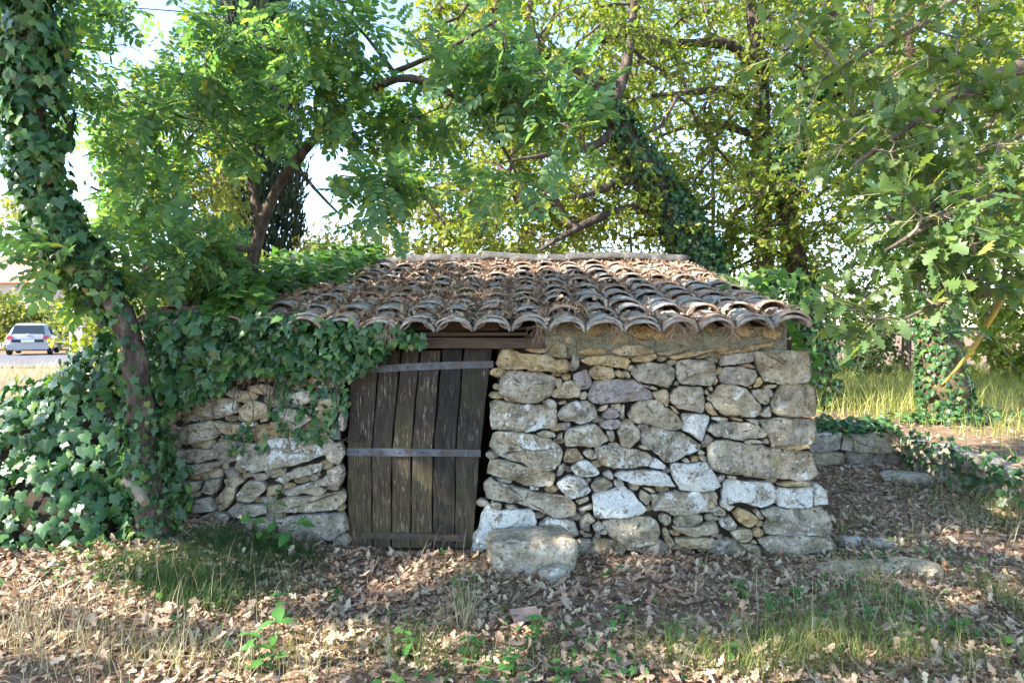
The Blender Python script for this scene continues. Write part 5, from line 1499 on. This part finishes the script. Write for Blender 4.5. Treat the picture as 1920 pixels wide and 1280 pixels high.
# ------------------------------------------------------------------ ivy hanging over the wall left of the door
wiv = thing('wall_ivy', 'dark ivy hanging under the eave and over the wall left of the door', 'ivy', (-1.6, WD, 1.2))
def poly_pts(P, n):
    P = np.asarray(P, float); lo, hi = P.min(0), P.max(0); out = []
    while len(out) < n:
        q = rng.uniform(lo, hi, (n * 2, 2)); q = q[sdist(q, P) < 0]; out.extend(q[:n - len(out)])
    return np.array(out)
parts_ = [([(300, 585), (430, 580), (700, 598), (800, 622), (800, 645), (742, 652), (690, 690), (655, 705), (600, 690), (560, 705), (470, 690), (410, 735), (330, 760), (290, 700)], 2100, .05, .30, .075),
          ([(520, 690), (640, 700), (662, 750), (640, 800), (600, 832), (530, 812), (500, 770)], 260, .01, .07, .055),
          ([(400, 800), (470, 780), (520, 830), (480, 850), (420, 850)], 34, .01, .05, .055),
          ([(330, 600), (460, 590), (450, 700), (330, 760)], 220, .1, .45, .085),
          ([(250, 900), (330, 890), (330, 1000), (270, 990)], 60, .12, .35, .055)]
Ls = []; stems = MB()
for P, n, t0, t1, sz in parts_:
    q = poly_pts(P, n); dep = t0 + (t1 - t0) * rng.random(n) ** 1.2
    fall = np.clip((720 - q[:, 1]) / 120, .25, 1); dep = t0 + (dep - t0) * fall
    d = WD - dep
    p = np.stack([(q[:, 0] - CX) * WD / F, d, CH - (q[:, 1] - HY) * WD / F], 1)
    nm = unit(np.array([0, -1.0, .55]) + rng.normal(size=(n, 3)) * .38)
    ax = unit(np.array([0, -.1, -1.0]) + rng.normal(size=(n, 3)) * .5)
    Ls.append((p, ax, nm, sz * rng.uniform(.55, 1.15, n), T_IVY))
for _ in range(26):
    x = rng.uniform(330, 650); y0 = rng.uniform(600, 660); y1 = y0 + rng.uniform(60, 200)
    ys = np.linspace(y0, y1, 9); xs = x + np.cumsum(rng.normal(size=9) * 4)
    stems.tube(np.stack([(xs - CX) * WD / F, np.full(9, WD - .03) - rng.random(9) * .03, CH - (ys - HY) * WD / F], 1), .0035, 4)
o = link('ivy_stems', stems.mesh('ivy_stems'), M_TWIG_D, wiv); o.location = -wiv.location
L = join_leaves(*Ls)
split_leaves(L, wiv, wiv.location, 'ivy_leaf', 'ivy_leaves', M_IVY, 300, show_score(L) * (WD + .3 - L[0][:, 1] + .3))

# creeper over the left verge of the roof
riv = thing('roof_creeper', 'light green creeper spreading over the left side of the tiled roof', 'creeper', (-1.9, 5.8, 1.9))
q = np.concatenate([poly_pts([(400, 560), (440, 520), (520, 490), (640, 488), (720, 478), (700, 500), (640, 530), (560, 545), (470, 572)], 620), poly_pts([(380, 600), (400, 550), (470, 560), (520, 585), (440, 605)], 150), poly_pts([(560, 498), (600, 470), (700, 455), (725, 482), (640, 505)], 260)])
k = (q[:, 1] - HY) / F; s_ = SL
yy = (CH - (Z0 - SL * EY) - .10) / (SL + k) ; yy = np.clip(yy, 4.5, 7.9)
p = np.stack([(q[:, 0] - CX) * yy / F, yy, CH - k * yy], 1)
p[:, 2] = roof_z(p[:, 0], p[:, 1]) + .09 + rng.random(len(p)) * .16
n = len(p)
L = (p, unit(rng.normal(size=(n, 3)) * np.array([1, 1, .3]) + np.array([.2, -.4, -.2])), unit(np.array([0, -.25, 1]) + rng.normal(size=(n, 3)) * .35), rng.uniform(.06, .13, n), T_IVY)
split_leaves(L, riv, riv.location, 'creeper_leaf', 'creeper_leaves', M_CREEPER, 160, show_score(L))
# creeper at the right verge, behind the roof edge
riv2 = thing('verge_creeper', 'bright creeper crowding the right verge of the roof', 'creeper', (2.3, 6.3, 1.6))
n = 900; p = np.stack([rng.normal(2.28, .16, n), rng.uniform(5.4, 7.7, n), rng.uniform(1.1, 2.1, n)], 1); p[:, 2] = np.minimum(p[:, 2], roof_z(p[:, 0], p[:, 1]) + .15 + .15 * rng.random(n))
L = (p, unit(rng.normal(size=(n, 3)) + np.array([0, 0, -.5])), unit(np.array([-.2, -.4, .9]) + rng.normal(size=(n, 3)) * .4), rng.uniform(.06, .11, n), T_IVY)
split_leaves(L, riv2, riv2.location, 'creeper_leaf', 'creeper_leaves', M_CREEPER, 60, show_score(L))
# ivy draped along the low terrace wall
tiv = thing('terrace_ivy', 'dark low ivy draped along the top of the terrace wall', 'ivy', (3.6, 7.9, .38))
n = 900; px_ = rng.uniform(2.2, 4.4, n); py_ = 7.66 + np.abs(rng.normal(size=n)) * .35
p = np.stack([px_, py_, ground_h(px_, py_) + .03 + .12 * rng.random(n)], 1); p[:, 2] = np.maximum(p[:, 2], .36 + .1 * rng.random(n))
L1 = (p, unit(rng.normal(size=(n, 3)) * np.array([1, 1, .4])), unit(np.array([0, -.5, 1]) + rng.normal(size=(n, 3)) * .35), rng.uniform(.05, .09, n), T_IVY)
n = 260; y_ = rng.uniform(5.2, 7.6, n); p = np.stack([4.30 - .05 * (7.6 - y_) + rng.normal(size=n) * .04, y_, rng.uniform(.1, .5, n)], 1)
L2 = (p, unit(rng.normal(size=(n, 3)) + np.array([0, 0, -1])), unit(np.array([-.8, -.3, .6]) + rng.normal(size=(n, 3)) * .35), rng.uniform(.04, .08, n), T_IVY)
L = join_leaves(L1, L2)
split_leaves(L, tiv, tiv.location, 'ivy_leaf', 'ivy_leaves', M_IVY, 60, show_score(L))

# ------------------------------------------------------------------ leaf litter on the ground
def scatter(x0, x1, y0, y1, per_m2):
    n = int((x1 - x0) * (y1 - y0) * per_m2)
    return np.stack([rng.uniform(x0, x1, n), rng.uniform(y0, y1, n)], 1)
def frustum(p, m=.35): return np.abs(p[:, 0]) < p[:, 1] * .76 + m
pts = np.concatenate([scatter(-3.6, 3.6, 2.2, 4.85, 1500), scatter(2.0, 4.4, 4.85, 7.7, 1050), scatter(3.6, 5.2, 3.6, 4.85, 420), scatter(-5, -2.3, 3.6, 4.6, 500), scatter(4.4, 8, 5.2, 10, 70), scatter(3.6, 5.4, 2.0, 3.6, 260), scatter(-5, -3.6, 2.2, 3.6, 200), scatter(2, 4.6, 7.7, 9, 160)])
pts = pts[frustum(pts, 1.6)]
pts = pts[~((pts[:, 0] > WX0) & (pts[:, 0] < WX1 - .02) & (pts[:, 1] > WD - .02) & (pts[:, 1] < 7.9))]
fz_ = fbm(np.stack([pts[:, 0], pts[:, 1], pts[:, 0] * 0], 1), 2.1, 3)
pts = pts[rng.random(len(pts)) < np.clip(.85 + .45 * fz_, .25, 1)]
n = len(pts)
z = ground_h(pts[:, 0], pts[:, 1]) + .004 + rng.random(n) ** 1.5 * .035
ax = rand_unit(n) * np.array([1, 1, .22]); nm = unit(np.array([0, 0, 1.0]) + rng.normal(size=(n, 3)) * .38)
nm[rng.random(n) < .4] *= -1
sc = .018 + .052 * rng.random(n) ** 1.2
Lit = (np.column_stack([pts, z]), ax, nm, sc, T_LIT)
lscore = sc / np.maximum(pts[:, 1], 1) * (frustum(pts, -.1) & (pts[:, 1] > 3.1)) * (z - ground_h(pts[:, 0], pts[:, 1]) + .02) * np.abs(unit(nm)[:, 2])
litter = link('leaf_litter', None, label='fallen dry oak leaves covering the ground before the cabin', kind='stuff')
bpy.data.objects.remove(litter)
o_ = np.argsort(-lscore)
rest = o_[220:]
link('leaf_litter', leaf_mesh('leaf_litter', tuple(a[rest] for a in Lit[:4]) + (T_LIT,)), M_LIT, kind='stuff', label='fallen dry oak leaves covering the ground before the cabin')
mes = []
for v, f in T_LIT:
    me = new_mesh('fallen_leaf', v, f); me.materials.append(M_LIT); mes.append(me)
fr = frames(ax, nm)
gl = bpy.data.objects['ground']
for k in o_[:220]:
    o = link('fallen_leaf', random.choice(mes), None, gl)
    M = Matrix.Identity(4); R_ = fr[k] * sc[k] * 1.15
    for i in range(3):
        for j in range(3): M[i][j] = R_[i, j]
        M[i][3] = Lit[0][k][i] + (.006 if i == 2 else 0)
    o.matrix_local = M
# crumbled leaf bits, and leaves drifted on the boulder
p = scatter(-3.4, 3.8, 2.3, 4.8, 900); p = p[frustum(p)]; n = len(p)
q = np.stack([rng.normal(.13, .13, 70), rng.normal(4.5, .10, 70)], 1)
pos = np.column_stack([p, ground_h(p[:, 0], p[:, 1]) + .006 + .03 * rng.random(n)])
pos = np.concatenate([pos, np.column_stack([q, .195 + .02 * rng.random(70)])]); n = len(pos)
sz_ = rng.uniform(.008, .026, n); sz_[-70:] = rng.uniform(.02, .05, 70)
link('leaf_crumbs', leaf_mesh('leaf_crumbs', (pos, unit(rng.normal(size=(n, 3)) * np.array([1, 1, .3])), unit(np.array([0, 0, 1]) + rng.normal(size=(n, 3)) * .45), sz_, T_OAK_LO)), M_LITR, kind='stuff', label='crumbled brown leaf fragments between the larger dead leaves')
# twigs on the ground
n = 500; p = scatter(-3.2, 4.2, 2.6, 4.7, 16); p = p[frustum(p)]; n = len(p)
z = ground_h(p[:, 0], p[:, 1]) + .015 + rng.random(n) * .03
a_ = np.column_stack([p, z]); b_ = a_ + rand_unit(n) * np.array([1, 1, .12]) * rng.uniform(.05, .28, (n, 1))
V, Q = edges_mesh(a_, b_, np.full(n, .003), np.full(n, .0015), 4, .1)
link('fallen_twigs', new_mesh('fallen_twigs', V, [Q]), M_TWIG, kind='stuff', label='thin fallen twigs among the dead leaves')

# ------------------------------------------------------------------ grass
def grass(name, label, mat, spots, tpl=T_BLADE):
    P, H, Lean = [], [], []
    for (x, y, rx, ry, n, h) in spots:
        p = np.stack([rng.normal(x, rx, n), rng.normal(y, ry, n)], 1)
        P.append(p); H.append(h * rng.uniform(.4, 1.15, n))
    P = np.concatenate(P); H = np.concatenate(H)
    ok = ~((P[:, 0] > WX0) & (P[:, 0] < WX1) & (P[:, 1] > WD - .03) & (P[:, 1] < 7.9))
    P, H = P[ok], H[ok]; n = len(P)
    pos = np.column_stack([P, ground_h(P[:, 0], P[:, 1]) - .005])
    a = rng.uniform(0, 2 * np.pi, n)
    z = unit(np.array([0, 0, 1.0]) + rng.normal(size=(n, 3)) * .16)
    y = np.stack([np.cos(a), np.sin(a), a * 0], 1)
    y = unit(y - (y * z).sum(1, keepdims=True) * z); x = np.cross(y, z)
    fr = np.stack([x, y, z], 2)
    w_ = .22 / H.clip(.08) * .55
    sc = np.stack([H * np.clip(w_, .35, 3), H, H], 1)
    V, Fs = place(tpl, pos, fr, sc)
    return link(name, new_mesh(name, V, Fs), mat, kind='stuff', label=label)
def gs(px, py, rpx, rpy, n, h):
    c = G(px, py); a = G(px, py + rpy)
    return (c[0], c[1], rpx * c[1] / F, abs(c[1] - a[1]), n, h)
grass('green_grass', 'green grass tufts growing through the leaves in front', M_GRASS, [
    gs(1500, 1230, 60, 25, 412, .22), gs(1380, 1260, 80, 15, 346, .20), gs(1560, 1200, 70, 22, 346, .24), gs(1650, 1250, 80, 20, 297, .2), gs(1270, 1230, 60, 25, 264, .18), gs(1800, 1240, 70, 20, 214, .2), gs(820, 1240, 70, 20, 198, .22), gs(760, 1200, 60, 25, 115, .18), gs(1880, 1130, 25, 30, 264, .24), gs(1660, 1130, 40, 20, 198, .24),
    gs(1620, 990, 50, 30, 214, .2), gs(1700, 950, 60, 30, 198, .2), gs(1850, 950, 60, 30, 297, .26), gs(1880, 900, 50, 20, 247, .3), gs(1570, 1050, 25, 10, 74, .14), gs(1150, 1035, 30, 4, 60, .07), gs(1300, 1042, 30, 4, 60, .08), gs(1470, 1045, 30, 4, 80, .09), gs(905, 1050, 15, 5, 40, .1), gs(1090, 1075, 15, 6, 50, .09), gs(1380, 1040, 15, 5, 57, .09), gs(600, 1230, 80, 30, 123, .2), gs(350, 1240, 100, 25, 148, .2), gs(1000, 1250, 120, 20, 181, .16), gs(870, 1150, 10, 10, 49, .34), gs(980, 1110, 30, 8, 49, .1), gs(1750, 1180, 120, 40, 247, .16), gs(1450, 1130, 100, 30, 132, .13), gs(1100, 1180, 200, 50, 165, .12)])
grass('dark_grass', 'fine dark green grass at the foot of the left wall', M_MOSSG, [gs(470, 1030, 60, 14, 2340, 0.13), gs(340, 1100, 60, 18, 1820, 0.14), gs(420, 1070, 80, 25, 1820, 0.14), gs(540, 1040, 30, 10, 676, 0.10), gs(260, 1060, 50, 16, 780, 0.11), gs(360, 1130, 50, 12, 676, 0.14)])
grass('dry_grass', 'straw coloured dry grass stalks in front', M_HAY, [gs(150, 1220, 120, 40, 260, .26), gs(60, 1180, 60, 40, 130, .28), gs(450, 1130, 120, 40, 90, .3), gs(800, 1100, 120, 40, 60, .3), gs(870, 1180, 8, 8, 30, .42), gs(1550, 1150, 120, 40, 130, .3), gs(1700, 1000, 120, 40, 120, .3), gs(900, 1040, 60, 6, 16, .25), gs(1850, 880, 60, 30, 160, .35), gs(400, 1250, 120, 20, 160, .26)])
Xm = [(rng.uniform(4.6, 8), rng.uniform(6.0, 9.5), .4, .4, 160, .3) for _ in range(22)] + [(rng.uniform(2.2, 12), rng.uniform(9.2, 17), .5, .5, 230, .5) for _ in range(70)]
grass('meadow_grass', 'tall sunlit meadow grass beyond the terrace wall', M_MEADOW, Xm, T_BLADE_W)
Xl = [(rng.uniform(-16, -5), rng.uniform(9, 22), .8, .8, 170, .42) for _ in range(60)]
grass('verge_grass', 'dry pale verge grass between the ivy mound and the road', M_HAY, Xl, T_BLADE_W)

# small weeds in patches
p = scatter(-3.4, 4.3, 2.4, 4.7, 420); p = np.concatenate([p, scatter(2.2, 4.4, 4.7, 7.5, 130)]); p = p[frustum(p)]
p = p[~((p[:, 0] > WX0) & (p[:, 0] < WX1) & (p[:, 1] > WD - .05))]
f_ = fbm(np.stack([p[:, 0], p[:, 1], p[:, 0] * 0 + 3], 1), 2.6, 3); p = p[rng.random(len(p)) < np.clip((f_ - .12) * 2.2, .02, .9)]
n = len(p); pos = np.column_stack([p, ground_h(p[:, 0], p[:, 1]) + .01 + .06 * rng.random(n)])
link('low_weeds', leaf_mesh('low_weeds', (pos, unit(rng.normal(size=(n, 3)) * np.array([1, 1, .4])), unit(np.array([0, -.1, 1]) + rng.normal(size=(n, 3)) * .35), rng.uniform(.018, .05, n), T_BROAD + T_IVY)), M_SEED, kind='stuff', label='small green weeds sprouting through the dead leaves')

# ------------------------------------------------------------------ broad-leaved plants and oak seedlings
def plant(name, label, root, stems, leaf, tpl, mat, n_leaf, group=None):
    t_ = thing(name, label, 'plant', tuple(root), group)
    m = MB(); tp = []
    for v, f in tpl:
        me = new_mesh('leaf', v, f); me.materials.append(mat); tp.append(me)
    for s in stems:
        P = polyline([[0, 0, -.02, .004]] + [[*q, .003] for q in s], .03); m.tube(P[:, :3], P[:, 3], 5)
        L = len(P)
        for k in range(n_leaf):
            i = int(L * (.3 + .68 * k / max(n_leaf - 1, 1))); i = min(i, L - 1)
            for sgn in (0, math.pi):
                a = k * 1.57 + sgn + random.uniform(-.4, .4)
                ax = np.array([[math.cos(a), math.sin(a), random.uniform(-.35, .25)]]); nm = np.array([[random.uniform(-.3, .3), random.uniform(-.5, .1), 1]])
                R_ = frames(ax, nm)[0] * leaf * random.uniform(.6, 1.1) * (1 if k < n_leaf - 1 else .7)
                o = link('leaf', random.choice(tp), None, t_); M = Matrix.Identity(4)
                for r in range(3):
                    for c in range(3): M[r][c] = R_[r, c]
                    M[r][3] = P[i][r]
                o.matrix_local = M
    link('stem', m.mesh('stem'), MATS['young_plant_leaf'], t_)
c = G(510, 1035); plant('broadleaf_plant', 'broad-leaved young plant growing against the wall left of the door', c, [[(.02, -.02, .2), (.05, -.05, .42)], [(-.06, -.03, .15), (-.14, -.07, .27)], [(.10, 0, .12), (.22, -.03, .24)]], .115, T_BROAD, M_SEED, 4, 'broad-leaved young plants')
c = G(505, 1260); plant('broadleaf_plant', 'broad-leaved young plant in the dead leaves, closest to the camera', c, [[(.01, .02, .15), (.03, .05, .34)], [(-.05, 0, .10), (-.10, .02, .17)]], .10, T_BROAD, M_SEED, 5, 'broad-leaved young plants')
c = G(325, 1205); plant('broadleaf_plant', 'tiny broad-leaved sprout left of the nearest plant', c, [[(.01, 0, .07), (.02, 0, .12)]], .07, T_BROAD, M_SEED, 3, 'broad-leaved young plants')
SEEDS = [(760, 1215, 'wide pale oak seedling in front of the door'), (880, 1215, 'oak seedling below the tall grass stalk'), (965, 1250, 'oak seedling in the bottom middle of the leaf litter'), (1000, 1185, 'oak seedling touching the broken clay tile'), (1050, 1265, 'dark oak seedling at the bottom edge of the litter'), (1180, 1150, 'oak seedling below the middle of the right wall'), (1390, 1105, 'oak seedling with lit leaves below the cabin corner'), (1440, 1140, 'oak seedling right of the lit one'), (1270, 1190, 'oak seedling among grass below the stone wall'), (1375, 1230, 'large oak seedling in the right foreground grass'), (1800, 1180, 'oak seedling at the lower right'), (640, 1110, 'small oak seedling in front of the left jamb'), (1490, 1110, 'oak seedling near the pale slab')]
for px, py, lb in SEEDS:
    c = G(px, py + 15); h = random.uniform(.06, .13)
    plant('oak_seedling', lb, c, [[(random.uniform(-.02, .02), 0, h * .6), (random.uniform(-.03, .03), 0, h)], [(random.uniform(-.06, .06), random.uniform(-.04, .04), h * .8)]], random.uniform(.06, .09), T_OAK_HI, M_SEED, 3, 'oak seedlings in the leaf litter')
